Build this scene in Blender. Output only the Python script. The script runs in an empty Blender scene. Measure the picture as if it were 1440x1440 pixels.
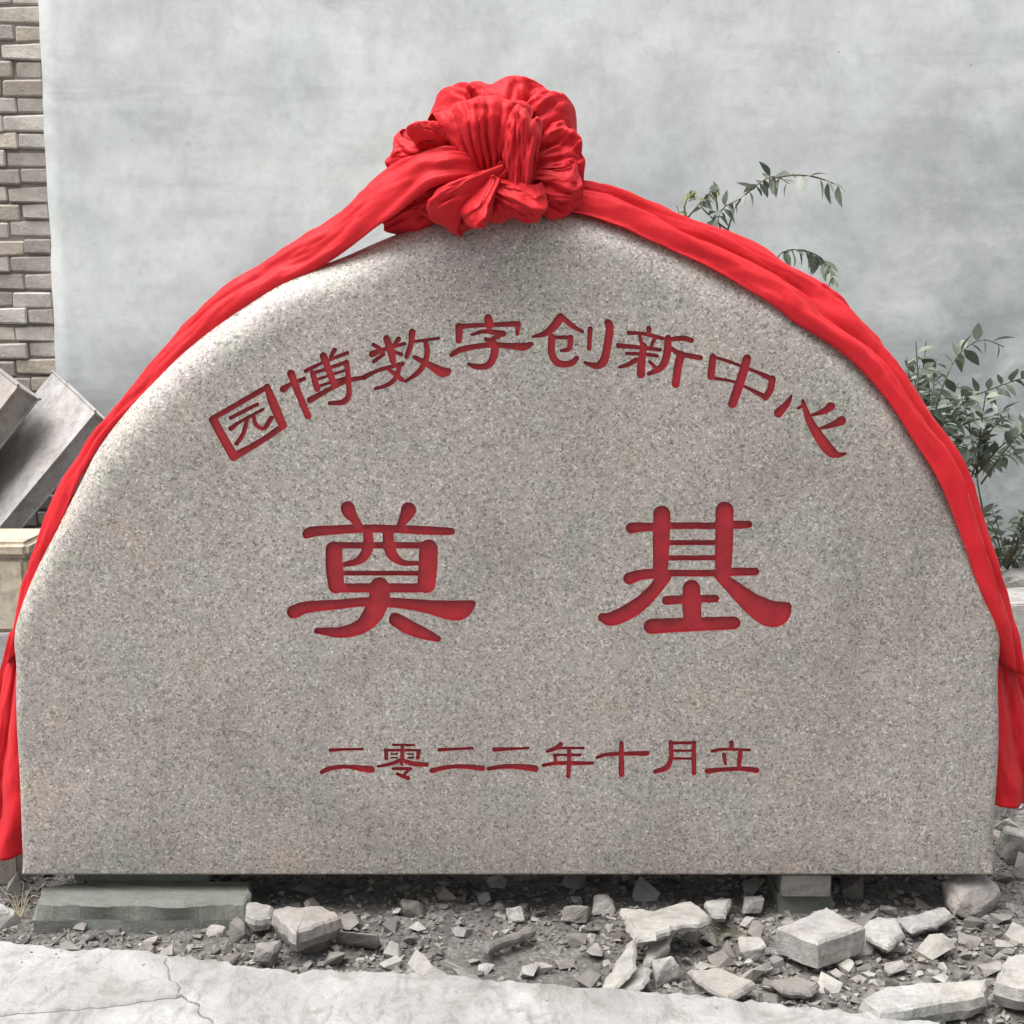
import bpy, bmesh, math, random
import numpy as np
from mathutils import Vector, Matrix, noise
from mathutils.geometry import delaunay_2d_cdt

R = math.radians
scene = bpy.context.scene
COL = scene.collection

# ------------------------------------------------------------------ camera
F_PX, CAM_D, CAM_H, PITCH = 1978.0, 2.88, 1.31, R(8.3)      # focal length in photo pixels (1440 wide)
cam_data = bpy.data.cameras.new("camera")
cam_data.sensor_width = 36.0
cam_data.lens = 36.0 * F_PX / 1440.0
cam_data.clip_start, cam_data.clip_end = 0.05, 400.0
cam = bpy.data.objects.new("camera", cam_data)
cam.location = (0, -CAM_D, CAM_H)
cam.rotation_euler = (R(90) - PITCH, 0, 0)
COL.objects.link(cam)
scene.camera = cam

# ------------------------------------------------------------------ world, sun, exposure
SUN_EL, SUN_AZ = R(68), R(-62)       # azimuth measured from the -y (camera) side towards -x
world = bpy.data.worlds.new("World")
scene.world = world
world.use_nodes = True
wn, wl = world.node_tree.nodes, world.node_tree.links
wn.clear()
w_out = wn.new("ShaderNodeOutputWorld")
w_bg = wn.new("ShaderNodeBackground")
w_hs = wn.new("ShaderNodeHueSaturation")
w_sky = wn.new("ShaderNodeTexSky")
w_sky.sky_type = 'NISHITA'
w_sky.sun_disc = False
w_sky.sun_elevation = SUN_EL
w_sky.sun_rotation = R(180) + SUN_AZ * -1 + R(0)
w_sky.air_density, w_sky.dust_density, w_sky.ozone_density = 1.0, 6.0, 1.0
w_hs.inputs["Saturation"].default_value = 0.16          # a white overcast sky
w_bg.inputs["Strength"].default_value = 0.06
wl.new(w_sky.outputs[0], w_hs.inputs["Color"])
wl.new(w_hs.outputs[0], w_bg.inputs["Color"])
wl.new(w_bg.outputs[0], w_out.inputs["Surface"])

sun_data = bpy.data.lights.new("sun", 'SUN')
sun_data.energy = 1.5
sun_data.angle = R(60)
sun_data.color = (1.0, 0.975, 0.94)
sun = bpy.data.objects.new("sun", sun_data)
COL.objects.link(sun)
sd = Vector((math.sin(SUN_AZ) * math.cos(SUN_EL), -math.cos(SUN_AZ) * math.cos(SUN_EL), math.sin(SUN_EL)))
sun.rotation_euler = sd.to_track_quat('Z', 'Y').to_euler()
w_sky.sun_rotation = math.atan2(sd.x, sd.y)

scene.view_settings.view_transform = 'Standard'
scene.view_settings.look = 'None'
scene.view_settings.gamma = 1.0
scene.view_settings.use_curve_mapping = False
scene.view_settings.exposure = 1.80

# ------------------------------------------------------------------ helpers
_fwd = Vector((0, math.cos(PITCH), -math.sin(PITCH)))
_up = Vector((0, math.sin(PITCH), math.cos(PITCH)))
_cam = Vector((0, -CAM_D, CAM_H))

def ray(px, py):
    return _fwd + Vector((1, 0, 0)) * ((px - 720) / F_PX) + _up * ((720 - py) / F_PX)

def P(px, py, Y):
    """photo pixel -> point on the upright plane y = Y"""
    d = ray(px, py)
    return _cam + d * ((Y + CAM_D) / d.y)

def G(px, py, z=0.0):
    """photo pixel -> point on the level plane z"""
    d = ray(px, py)
    return _cam + d * ((z - CAM_H) / d.z)

def tag(o, label, cat, group=None):
    o["label"] = label
    o["category"] = cat
    if group:
        o["group"] = group
    return o

def link(name, me, mat=None, parent=None, loc=None, rot=None):
    o = bpy.data.objects.new(name, me)
    COL.objects.link(o)
    if mat is not None and me is not None and not me.materials:
        me.materials.append(mat)
    if parent is not None:
        o.parent = parent
    if loc is not None:
        o.location = loc
    if rot is not None:
        o.rotation_euler = rot
    return o

def empty(name, loc=(0, 0, 0)):
    o = bpy.data.objects.new(name, None)
    o.empty_display_size = 0.1
    o.location = loc
    COL.objects.link(o)
    return o

def mesh(name, verts, faces, smooth=False):
    me = bpy.data.meshes.new(name)
    me.from_pydata([tuple(v) for v in verts], [], faces)
    me.validate()
    if smooth:
        me.polygons.foreach_set("use_smooth", [True] * len(me.polygons))
    me.update()
    return me

def bm_mesh(name, bm, smooth=False):
    bmesh.ops.recalc_face_normals(bm, faces=bm.faces)
    me = bpy.data.meshes.new(name)
    bm.to_mesh(me)
    bm.free()
    if smooth:
        me.polygons.foreach_set("use_smooth", [True] * len(me.polygons))
    return me

def catmull(pts, n):
    """resample a list of tuples with a Catmull-Rom curve, n samples by chord length"""
    A = np.array(pts, float)
    if len(A) == 2:
        t = np.linspace(0, 1, n)[:, None]
        return A[0] * (1 - t) + A[1] * t
    d = np.r_[0, np.cumsum(np.linalg.norm(np.diff(A[:, :2], axis=0), axis=1))]
    ext = np.vstack([2 * A[0] - A[1], A, 2 * A[-1] - A[-2]])
    out = []
    for s in np.linspace(0, d[-1], n):
        i = min(max(np.searchsorted(d, s) - 1, 0), len(A) - 2)
        t = (s - d[i]) / max(d[i + 1] - d[i], 1e-9)
        p0, p1, p2, p3 = ext[i], ext[i + 1], ext[i + 2], ext[i + 3]
        out.append(0.5 * (2 * p1 + (p2 - p0) * t + (2 * p0 - 5 * p1 + 4 * p2 - p3) * t * t + (3 * p1 - p0 - 3 * p2 + p3) * t ** 3))
    return np.array(out)

def fbm(v, octaves=4):
    return noise.fractal(Vector(v), 1.0, 2.0, octaves)

# ------------------------------------------------------------------ materials
def new_mat(name):
    m = bpy.data.materials.new(name)
    m.use_nodes = True
    nt = m.node_tree
    nt.nodes.clear()
    out = nt.nodes.new("ShaderNodeOutputMaterial")
    b = nt.nodes.new("ShaderNodeBsdfPrincipled")
    nt.links.new(b.outputs[0], out.inputs["Surface"])
    return m, nt, b

class N:
    """tiny node-graph writer"""
    def __init__(s, nt):
        s.nt = nt
    def node(s, t, **kw):
        n = s.nt.nodes.new(t)
        for k, v in kw.items():
            setattr(n, k, v)
        return n
    def put(s, sock, v):
        if hasattr(v, "is_linked") or hasattr(v, "links"):
            s.nt.links.new(v, sock)
        else:
            sock.default_value = v
    def coord(s, kind="Object", scale=(1, 1, 1), rot=(0, 0, 0)):
        tc = s.node("ShaderNodeTexCoord")
        mp = s.node("ShaderNodeMapping")
        mp.inputs["Scale"].default_value = scale
        mp.inputs["Rotation"].default_value = rot
        s.nt.links.new(tc.outputs[kind], mp.inputs[0])
        return mp.outputs[0]
    def world(s, scale=(1, 1, 1)):
        g = s.node("ShaderNodeNewGeometry")
        mp = s.node("ShaderNodeMapping")
        mp.inputs["Scale"].default_value = scale
        s.nt.links.new(g.outputs["Position"], mp.inputs[0])
        return mp.outputs[0]
    def noise(s, vec, scale, detail=4, rough=0.55, dist=0.0, out="Fac"):
        n = s.node("ShaderNodeTexNoise")
        s.nt.links.new(vec, n.inputs["Vector"])
        n.inputs["Scale"].default_value = scale
        n.inputs["Detail"].default_value = detail
        n.inputs["Roughness"].default_value = rough
        n.inputs["Distortion"].default_value = dist
        return n.outputs[out]
    def voro(s, vec, scale, feature='F1', out="Color"):
        n = s.node("ShaderNodeTexVoronoi", feature=feature)
        s.nt.links.new(vec, n.inputs["Vector"])
        n.inputs["Scale"].default_value = scale
        return n.outputs[out]
    def ramp(s, fac, stops, interp='LINEAR'):
        n = s.node("ShaderNodeValToRGB")
        n.color_ramp.interpolation = interp
        e = n.color_ramp.elements
        while len(e) < len(stops):
            e.new(0.5)
        for el, (p, c) in zip(e, stops):
            el.position = p
            el.color = (c, c, c, 1) if isinstance(c, (int, float)) else (*c, 1)
        s.nt.links.new(fac, n.inputs[0])
        return n.outputs[0]
    def mix(s, fac, a, b, blend='MIX'):
        n = s.node("ShaderNodeMix", data_type='RGBA', blend_type=blend)
        for sock, v in ((n.inputs[0], fac), (n.inputs[6], a), (n.inputs[7], b)):
            if isinstance(v, tuple) and len(v) == 3:
                v = (*v, 1)
            s.put(sock, v)
        return n.outputs[2]
    def math(s, op, a, b=0.0, clamp=False):
        n = s.node("ShaderNodeMath", operation=op, use_clamp=clamp)
        s.put(n.inputs[0], a)
        s.put(n.inputs[1], b)
        return n.outputs[0]
    def bump(s, h, strength, dist, normal=None):
        n = s.node("ShaderNodeBump")
        n.inputs["Strength"].default_value = strength
        n.inputs["Distance"].default_value = dist
        s.nt.links.new(h, n.inputs["Height"])
        if normal is not None:
            s.nt.links.new(normal, n.inputs["Normal"])
        return n.outputs[0]
    def rand(s):
        return s.node("ShaderNodeObjectInfo").outputs["Random"]

def mat_granite():
    m, nt, b = new_mat("granite")
    n = N(nt)
    c = n.world()
    sep = n.node("ShaderNodeSeparateColor")
    nt.links.new(n.voro(c, 270), sep.inputs[0])
    grain = n.ramp(sep.outputs[0], [(0, (.125, .118, .111)), (.10, (.185, .174, .163)), (.24, (.255, .238, .220)), (.55, (.287, .268, .247)), (.82, (.318, .298, .276)), (.93, (.375, .355, .332)), (1, (.47, .45, .425))])
    sep2 = n.node("ShaderNodeSeparateColor")
    nt.links.new(n.voro(c, 125), sep2.inputs[0])
    cryst = n.ramp(sep2.outputs[0], [(0, .66), (.06, .82), (.13, 1.0), (.88, 1.0), (.96, 1.14), (1, 1.24)])
    col = n.mix(.8, grain, cryst, 'MULTIPLY')
    tint = n.ramp(sep.outputs[1], [(0, (.93, 1.0, .95)), (.35, (1, 1, 1)), (.65, (1, 1, 1)), (1, (1.07, .97, .96))])
    col = n.mix(0.8, col, tint, 'MULTIPLY')
    fine = n.ramp(n.noise(c, 420, 3, .7), [(.28, .62), (.5, 1.0), (.72, 1.34)])
    col = n.mix(0.75, col, fine, 'MULTIPLY')
    blot = n.ramp(n.noise(c, 48, 4, .7), [(.3, .84), (.5, 1.0), (.7, 1.14)])
    col = n.mix(0.8, col, blot, 'MULTIPLY')
    patch = n.ramp(n.noise(c, 5.5, 5, .65), [(.30, (.87, .97, .90)), (.44, (1, 1, .97)), (.57, (1.02, .97, 1.0)), (.70, (1.12, 1.04, .91))])
    col = n.mix(0.9, col, patch, 'MULTIPLY')
    soft = n.ramp(n.noise(c, 1.9, 5, .6, .4), [(.28, .78), (.5, 1.0), (.72, 1.13)])
    col = n.mix(1.0, col, soft, 'MULTIPLY')
    streak = n.ramp(n.noise(n.world((5, 1, .7)), 2.2, 5, .65), [(.34, .91), (.55, 1.0), (.75, 1.04)])
    col = n.mix(.8, col, streak, 'MULTIPLY')
    # base colour turns paler from the front face back over the rounded edge
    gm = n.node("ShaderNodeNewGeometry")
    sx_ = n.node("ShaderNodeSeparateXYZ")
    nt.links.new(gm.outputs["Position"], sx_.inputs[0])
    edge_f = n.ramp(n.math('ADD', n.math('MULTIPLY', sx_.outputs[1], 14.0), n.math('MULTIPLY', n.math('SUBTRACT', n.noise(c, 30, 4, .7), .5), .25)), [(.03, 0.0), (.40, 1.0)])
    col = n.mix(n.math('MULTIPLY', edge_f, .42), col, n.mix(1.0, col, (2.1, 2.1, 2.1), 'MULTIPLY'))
    nt.links.new(col, b.inputs["Base Color"])
    b.inputs["Roughness"].default_value = .45
    b.inputs["Specular IOR Level"].default_value = .5
    h = n.math('ADD', n.noise(c, 300, 3, .7), n.math('MULTIPLY', n.noise(c, 40, 3, .6), .5))
    nt.links.new(n.bump(h, .35, .0015), b.inputs["Normal"])
    return m

def mat_paint():
    m, nt, b = new_mat("red_carving_paint")
    n = N(nt)
    c = n.world()
    f = n.noise(c, 26, 5, .6)
    col = n.ramp(f, [(.3, (.20, .003, .009)), (.55, (.275, .005, .013)), (.75, (.34, .008, .018))])
    chips = n.ramp(n.noise(c, 160, 4, .7), [(.28, .55), (.42, 1.0)])
    col = n.mix(.7, col, chips, 'MULTIPLY')
    nt.links.new(col, b.inputs["Base Color"])
    b.inputs["Roughness"].default_value = .5
    nt.links.new(n.bump(n.noise(c, 200, 3, .7), .3, .001), b.inputs["Normal"])
    return m

def mat_cloth():
    m, nt, b = new_mat("red_cloth")
    n = N(nt)
    c = n.world()
    f = n.noise(c, 9, 4, .55)
    col = n.ramp(f, [(.3, (.64, .016, .026)), (.7, (.72, .025, .035))])
    nt.links.new(col, b.inputs["Base Color"])
    b.inputs["Roughness"].default_value = .55
    b.inputs["Specular IOR Level"].default_value = .25
    b.inputs["Sheen Weight"].default_value = .2
    b.inputs["Sheen Roughness"].default_value = .5
    b.inputs["Sheen Tint"].default_value = (1, .35, .35, 1)
    wv = n.noise(n.world((1, 1, .35)), 55, 4, .6)
    nrm = n.bump(wv, .35, .006)
    nrm = n.bump(n.noise(c, 900, 2, .6), .25, .0006, nrm)
    nt.links.new(nrm, b.inputs["Normal"])
    tr = nt.nodes.new("ShaderNodeBsdfTranslucent")
    tr.inputs["Color"].default_value = (.62, .012, .02, 1)
    mx = nt.nodes.new("ShaderNodeMixShader")
    mx.inputs[0].default_value = .34
    nt.links.new(b.outputs[0], mx.inputs[1])
    nt.links.new(tr.outputs[0], mx.inputs[2])
    nt.links.new(mx.outputs[0], nt.nodes["Material Output"].inputs["Surface"])
    return m

def mat_plaster():
    m, nt, b = new_mat("grey_plaster")
    n = N(nt)
    c = n.world()
    cs = n.world((.75, 1, 1.15))
    big = n.ramp(n.noise(cs, 1.3, 5, .58, .3), [(.28, (.455, .475, .478)), (.45, (.545, .560, .560)), (.6, (.605, .617, .614)), (.76, (.665, .668, .660))])
    smear = n.ramp(n.noise(n.world((1.0, 1, .7)), 5.0, 7, .7, .35), [(.3, .84), (.5, 1.0), (.7, 1.08)])
    col = n.mix(.9, big, smear, 'MULTIPLY')
    trowel = n.ramp(n.noise(n.world((.42, 1, 2.3)), 3.6, 7, .66, .5), [(.30, .80), (.48, 1.0), (.72, 1.07)])
    tmask = n.ramp(n.noise(c, 1.1, 3, .5), [(.42, .15), (.6, 1.0)])
    col = n.mix(tmask, col, n.mix(1.0, col, trowel, 'MULTIPLY'))
    cloudy = n.ramp(n.noise(n.world((1.2, 1, 1)), 17, 6, .72, .2), [(.3, .88), (.5, 1.0), (.7, 1.07)])
    col = n.mix(.85, col, cloudy, 'MULTIPLY')
    tone = n.ramp(n.noise(c, 2.3, 5, .6), [(.34, (.95, 1.0, .985)), (.5, (1, 1, 1)), (.68, (.985, .985, 1.02))])
    col = n.mix(1.0, col, tone, 'MULTIPLY')
    wob = n.node("ShaderNodeVectorMath", operation='ADD')
    sc_ = n.node("ShaderNodeVectorMath", operation='SCALE')
    nt.links.new(n.noise(c, 3.0, 5, .6, 0, "Color"), sc_.inputs[0])
    sc_.inputs["Scale"].default_value = .5
    nt.links.new(n.world((1.5, 1, .6)), wob.inputs[0])
    nt.links.new(sc_.outputs[0], wob.inputs[1])
    crack = n.ramp(n.voro(wob.outputs[0], 1.15, 'DISTANCE_TO_EDGE', "Distance"), [(.0, 1.0), (.0045, 0.0)])
    crack = n.math('MULTIPLY', crack, n.ramp(n.noise(c, 2.2, 3, .5), [(.60, 0.0), (.72, .35)]))
    col = n.mix(crack, col, (.25, .26, .26))
    pits = n.ramp(n.voro(c, 14, 'F1', "Distance"), [(.035, .75), (.055, 0.0)])
    pits = n.math('MULTIPLY', pits, n.ramp(n.noise(c, 5, 2, .5), [(.58, 0.0), (.64, 1.0)]))
    col = n.mix(pits, col, (.20, .20, .20))
    # rising damp and algae with a ragged upper edge
    sep = n.node("ShaderNodeSeparateXYZ")
    g = n.node("ShaderNodeNewGeometry")
    nt.links.new(g.outputs["Position"], sep.inputs[0])
    hgt = n.math('ADD', sep.outputs[2], n.math('MULTIPLY', n.math('SUBTRACT', n.noise(c, 1.3, 6, .65, .8), .5), 1.7))
    hgt = n.math('SUBTRACT', hgt, n.math('MULTIPLY', sep.outputs[0], .30))
    dampf = n.ramp(n.math('MULTIPLY', hgt, .4), [(.12, 1.0), (.40, .72), (.76, 0.0)])
    blotch = n.ramp(n.noise(cs, 5, 6, .7, .5), [(.35, .45), (.62, 1.0)])
    dm = n.mix(1.0, dampf, blotch, 'MULTIPLY')
    col = n.mix(n.math('MULTIPLY', dm, .90), col, (.215, .242, .250))
    spots = n.ramp(n.noise(cs, 17, 5, .75), [(.62, 0.0), (.76, .5)])
    col = n.mix(n.math('MULTIPLY', spots, n.ramp(n.noise(c, 1.9, 3, .5), [(.45, 0.0), (.62, .55)])), col, (.30, .31, .30))
    nt.links.new(col, b.inputs["Base Color"])
    b.inputs["Roughness"].default_value = .85
    b.inputs["Specular IOR Level"].default_value = .2
    h = n.math('ADD', n.noise(n.world((.8, 1, 1.1)), 7, 6, .55, .2), n.math('MULTIPLY', n.noise(c, 90, 4, .7), .15))
    nt.links.new(n.bump(h, .22, .010), b.inputs["Normal"])
    return m

def mat_stone(name, stops, grain=1.0, rough=.85, bump=.6, speck=.5, island=False):
    """broken rock / concrete: object-random base tone, dust mottling, pits"""
    m, nt, b = new_mat(name)
    n = N(nt)
    c = n.world()
    base = n.ramp(n.node('ShaderNodeNewGeometry').outputs['Random Per Island'] if island else n.rand(), stops)
    mott = n.ramp(n.noise(c, 14 * grain, 6, .65), [(.28, .72), (.5, 1.0), (.74, 1.22)])
    col = n.mix(.9, base, mott, 'MULTIPLY')
    sp = n.ramp(n.noise(c, 110 * grain, 4, .75), [(.3, .6), (.48, 1.0), (.72, 1.25)])
    col = n.mix(speck, col, sp, 'MULTIPLY')
    warm = n.ramp(n.noise(c, 6 * grain, 4, .6), [(.35, (.95, .98, 1.0)), (.65, (1.06, 1.0, .92))])
    col = n.mix(.8, col, warm, 'MULTIPLY')
    soil = n.ramp(n.noise(c, 22, 6, .7, .4), [(.46, 0.0), (.68, .62)])
    col = n.mix(soil, col, (.165, .155, .142))
    nt.links.new(col, b.inputs["Base Color"])
    b.inputs["Roughness"].default_value = rough
    b.inputs["Specular IOR Level"].default_value = .25
    h = n.math('ADD', n.noise(c, 32 * grain, 6, .7), n.math('MULTIPLY', n.noise(c, 170 * grain, 3, .7), .3))
    nt.links.new(n.bump(h, bump, .006), b.inputs["Normal"])
    return m

def mat_dirt():
    m, nt, b = new_mat("dirt")
    n = N(nt)
    c = n.world()
    col = n.ramp(n.noise(c, 5, 7, .68, .4), [(.28, (.070, .065, .060)), (.45, (.125, .118, .110)), (.6, (.180, .172, .162)), (.76, (.260, .252, .240))])
    v = n.voro(c, 120)
    sep = n.node("ShaderNodeSeparateColor")
    nt.links.new(v, sep.inputs[0])
    gr = n.ramp(sep.outputs[0], [(0, .62), (.5, .95), (.85, 1.12), (1, 1.6)])
    col = n.mix(.85, col, gr, 'MULTIPLY')
    moss = n.ramp(n.noise(c, 3.3, 5, .6), [(.58, 0.0), (.72, .55)])
    col = n.mix(moss, col, (.105, .105, .055))
    nt.links.new(col, b.inputs["Base Color"])
    b.inputs["Roughness"].default_value = .95
    b.inputs["Specular IOR Level"].default_value = .15
    h = n.math('ADD', n.noise(c, 60, 6, .75), n.math('MULTIPLY', n.voro(c, 120, out="Distance"), -.5))
    nt.links.new(n.bump(h, .8, .008), b.inputs["Normal"])
    return m

def mat_concrete():
    m, nt, b = new_mat("pale_concrete")
    n = N(nt)
    c = n.world()
    col = n.ramp(n.noise(c, 4.2, 7, .66, .5), [(.27, (.175, .173, .165)), (.45, (.265, .264, .256)), (.62, (.335, .335, .328)), (.78, (.39, .39, .384))])
    smear = n.ramp(n.noise(n.world((1, .35, 1)), 26, 6, .72, .6), [(.30, .55), (.48, 1.0), (.7, 1.14)])
    col = n.mix(.9, col, smear, 'MULTIPLY')
    pits = n.ramp(n.noise(c, 130, 4, .75), [(.27, .5), (.42, 1.0)])
    col = n.mix(.7, col, pits, 'MULTIPLY')
    dirt = n.ramp(n.noise(c, 8, 6, .7, .8), [(.52, 0.0), (.70, .75)])
    col = n.mix(dirt, col, (.15, .138, .122))
    nt.links.new(col, b.inputs["Base Color"])
    b.inputs["Roughness"].default_value = .85
    b.inputs["Specular IOR Level"].default_value = .25
    h = n.math('ADD', n.noise(c, 22, 7, .7), n.math('MULTIPLY', n.noise(c, 170, 3, .7), .3))
    nt.links.new(n.bump(h, .8, .008), b.inputs["Normal"])
    return m

def mat_brick():
    m, nt, b = new_mat("grey_brick")
    n = N(nt)
    c = n.world()
    base = n.ramp(n.rand(), [(0, (.25, .225, .203)), (.25, (.325, .294, .266)), (.5, (.385, .358, .328)), (.7, (.375, .327, .275)), (.85, (.43, .392, .347)), (1, (.50, .475, .44))])
    mott = n.ramp(n.noise(c, 16, 6, .7), [(.28, .68), (.5, 1.0), (.74, 1.28)])
    col = n.mix(.9, base, mott, 'MULTIPLY')
    dust = n.ramp(n.noise(c, 45, 5, .7), [(.5, 0.0), (.75, .5)])
    col = n.mix(dust, col, (.37, .345, .31))
    nt.links.new(col, b.inputs["Base Color"])
    b.inputs["Roughness"].default_value = .92
    nt.links.new(n.bump(n.noise(c, 70, 6, .7), .8, .006), b.inputs["Normal"])
    return m

def mat_leaf(name, stops):
    m, nt, b = new_mat(name)
    n = N(nt)
    col = n.ramp(n.rand(), stops)
    mott = n.ramp(n.noise(n.world(), 60, 3, .6), [(.3, .8), (.7, 1.2)])
    col = n.mix(.8, col, mott, 'MULTIPLY')
    nt.links.new(col, b.inputs["Base Color"])
    b.inputs["Roughness"].default_value = .5
    tr = nt.nodes.new("ShaderNodeBsdfTranslucent")
    nt.links.new(col, tr.inputs["Color"])
    mx = nt.nodes.new("ShaderNodeMixShader")
    mx.inputs[0].default_value = .25
    nt.links.new(b.outputs[0], mx.inputs[1])
    nt.links.new(tr.outputs[0], mx.inputs[2])
    nt.links.new(mx.outputs[0], nt.nodes["Material Output"].inputs["Surface"])
    return m

def mat_plain(name, col, rough=.8, scale=40):
    m, nt, b = new_mat(name)
    n = N(nt)
    v = n.ramp(n.noise(n.world(), scale, 5, .65), [(.3, tuple(x * .75 for x in col)), (.7, tuple(min(1, x * 1.2) for x in col))])
    nt.links.new(v, b.inputs["Base Color"])
    b.inputs["Roughness"].default_value = rough
    nt.links.new(n.bump(n.noise(n.world(), scale * 3, 4, .7), .4, .003), b.inputs["Normal"])
    return m

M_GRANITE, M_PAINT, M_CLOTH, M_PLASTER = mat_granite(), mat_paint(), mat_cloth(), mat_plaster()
M_DIRT, M_CONC, M_BRICK = mat_dirt(), mat_concrete(), mat_brick()
M_RUBBLE = mat_stone("rubble", [(0, (.12, .112, .104)), (.3, (.18, .17, .16)), (.6, (.24, .23, .22)), (.85, (.30, .29, .278)), (1, (.35, .342, .33))])
M_GRAVEL = mat_stone("gravel_stone", [(0, (.085, .078, .072)), (.4, (.15, .14, .13)), (.72, (.215, .205, .195)), (.92, (.28, .27, .258)), (1, (.34, .33, .315))], island=True)
M_PALE = mat_stone("pale_stone", [(0, (.275, .268, .256)), (1, (.36, .354, .344))], 1.0, .85, .8, .55)
M_PINK = mat_stone("pinkish_stone", [(0, (.270, .248, .235)), (1, (.305, .282, .270))], 1.0, .85, .8, .55)
M_GREEN = mat_stone("grey_green_stone", [(0, (.125, .137, .122)), (1, (.15, .16, .145))], 1.0, .8, .7, .5)
M_CREAM = mat_stone("cream_stone", [(0, (.44, .385, .31)), (1, (.48, .425, .345))], 1.4, .85, .4, .4)
M_LILAC = mat_stone("lilac_grey_slab", [(0, (.33, .315, .318)), (1, (.36, .345, .348))], .8, .95, .5, .5)
M_MORTAR = mat_plain("dark_mortar", (.17, .155, .14), .95, 9)
M_STEM = mat_plain("stem_bark", (.10, .095, .06), .8)

# ------------------------------------------------------------------ ground
def ground_z(x, y):
    z = .010 * fbm((x * 3.1, y * 3.1, 2.0)) + .010 * fbm((x * 9, y * 9, 7.0), 3)
    z -= .020 * math.exp(-((x - .02) / .20) ** 2 - ((y + .20) / .10) ** 2)      # scraped hollow
    if y > .30:                                                               # rubble bank rising to the wall
        z += .06 * min(1, (y - .3) / 1.3) * (1 + .8 * fbm((x * 2, y * 2, 11.0)))
    far = max(0.0, math.hypot(x, y) - 3.5)
    return z / (1 + far)

def axis(lo, hi, step, far):
    a = list(np.arange(lo, hi + 1e-6, step))
    s, l, r = step, [], []
    v = hi
    while v < far:
        s *= 1.35
        v += s
        r.append(v)
    s, v = step, lo
    while v > -far:
        s *= 1.35
        v -= s
        l.append(v)
    return l[::-1] + a + r

gx, gy = axis(-1.5, 1.5, .016, 120), axis(-.75, 1.2, .016, 120)
gv = [(x, y, ground_z(x, y)) for y in gy for x in gx]
nx = len(gx)
gf = [(j * nx + i, j * nx + i + 1, (j + 1) * nx + i + 1, (j + 1) * nx + i) for j in range(len(gy) - 1) for i in range(nx - 1)]
ground = link("ground", mesh("ground", gv, gf, True), M_DIRT)
ground["kind"] = "structure"

# ------------------------------------------------------------------ broken concrete pavement in front
PAVE_Z = .036
edge_px = [(-260, 1316), (-120, 1318), (0, 1323), (50, 1328), (100, 1335), (207, 1335), (240, 1345), (300, 1348), (337, 1357), (400, 1366), (439, 1363), (571, 1369), (641, 1371), (680, 1378), (789, 1384), (847, 1390), (900, 1394), (981, 1400), (1102, 1414), (1202, 1422), (1263, 1432), (1320, 1440), (1420, 1462), (1560, 1490), (1760, 1540)]
def ragged(pts, amp, seed, step=.012):
    out = []
    for a, b in zip(pts[:-1], pts[1:]):
        k = max(1, int((b - a).length / step))
        for i in range(k):
            p = a.lerp(b, i / k)
            d = Vector((-(b - a).y, (b - a).x)).normalized()
            out.append(p + d * amp * fbm((p.x * 30, p.y * 30, seed), 4))
    out.append(pts[-1])
    return out
def g2(px, py, z=PAVE_Z):
    v = G(px, py, z)
    return Vector((v.x, v.y))
edge = [g2(*p) for p in edge_px]
i_c = 6                                                       # the crack meets the broken edge at px (240,1345)
crack_v = [g2(233, 1346), g2(243, 1375), g2(262, 1400), g2(290, 1432), g2(330, 1480), g2(345, 1560), g2(380, 1700)]
crack_h = [g2(-300, 1438), g2(0, 1426), g2(150, 1414), g2(247, 1402)]
FRONT = -7.0
def inset(poly, d):
    c, n, out = poly, len(poly), []
    for i in range(n):
        a, b, e = c[i - 1], c[i], c[(i + 1) % n]
        t = (e - a)
        if t.length < 1e-9:
            out.append(b)
            continue
        t.normalize()
        out.append(b + Vector((-t.y, t.x)) * d)
    return out
def prism(name, poly, ztop, zbot, mat, parent, bevel=.004, skirt=.006):
    """poly counter-clockwise in xy; top edge slightly chamfered, side battered outwards"""
    if sum(a.x * b.y - b.x * a.y for a, b in zip(poly, poly[1:] + poly[:1])) < 0:
        poly = poly[::-1]
    rings = [(inset(poly, bevel), ztop), (poly, ztop - bevel * .8), (inset(poly, -skirt), zbot)]
    n = len(poly)
    vs, fs = [], []
    for pl, z in rings:
        for p in pl:
            zz = z
            if z > zbot:
                zz += .0035 * fbm((p.x * 7, p.y * 7, 3.3), 3)
            vs.append((p.x, p.y, zz))
    for r in range(2):
        for i in range(n):
            j = (i + 1) % n
            fs.append((r * n + i, (r + 1) * n + i, (r + 1) * n + j, r * n + j))
    fs.append(tuple(range(n)))
    return link(name, mesh(name, vs, fs), mat, parent)

pavement = empty("pavement", (0, 0, 0))
pavement["kind"] = "structure"
rag = ragged(edge[:i_c + 1], .013, 1.0, .008)
rag2 = ragged(edge[i_c:], .014, 5.0, .008)
cv = ragged(crack_v, .010, 9.0, .008)
ch = ragged(crack_h, .008, 13.0, .008)
k_join = min(range(len(cv)), key=lambda i: (cv[i] - ch[-1]).length)
left_far = Vector((-6, edge[0].y))
prism("concrete_piece", [left_far] + rag + cv[1:k_join + 1] + ch[::-1] + [Vector((-6, ch[0].y))], PAVE_Z, -.06, M_CONC, pavement)
prism("concrete_piece", [Vector((-6, ch[0].y))] + ch + cv[k_join:] + [Vector((cv[-1].x, FRONT)), Vector((-6, FRONT))], PAVE_Z - .003, -.06, M_CONC, pavement)
prism("concrete_piece", rag2 + [Vector((6, rag2[-1].y)), Vector((6, FRONT)), Vector((cv[-1].x + .004, FRONT))] + cv[::-1], PAVE_Z + .002, -.06, M_CONC, pavement)

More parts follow.
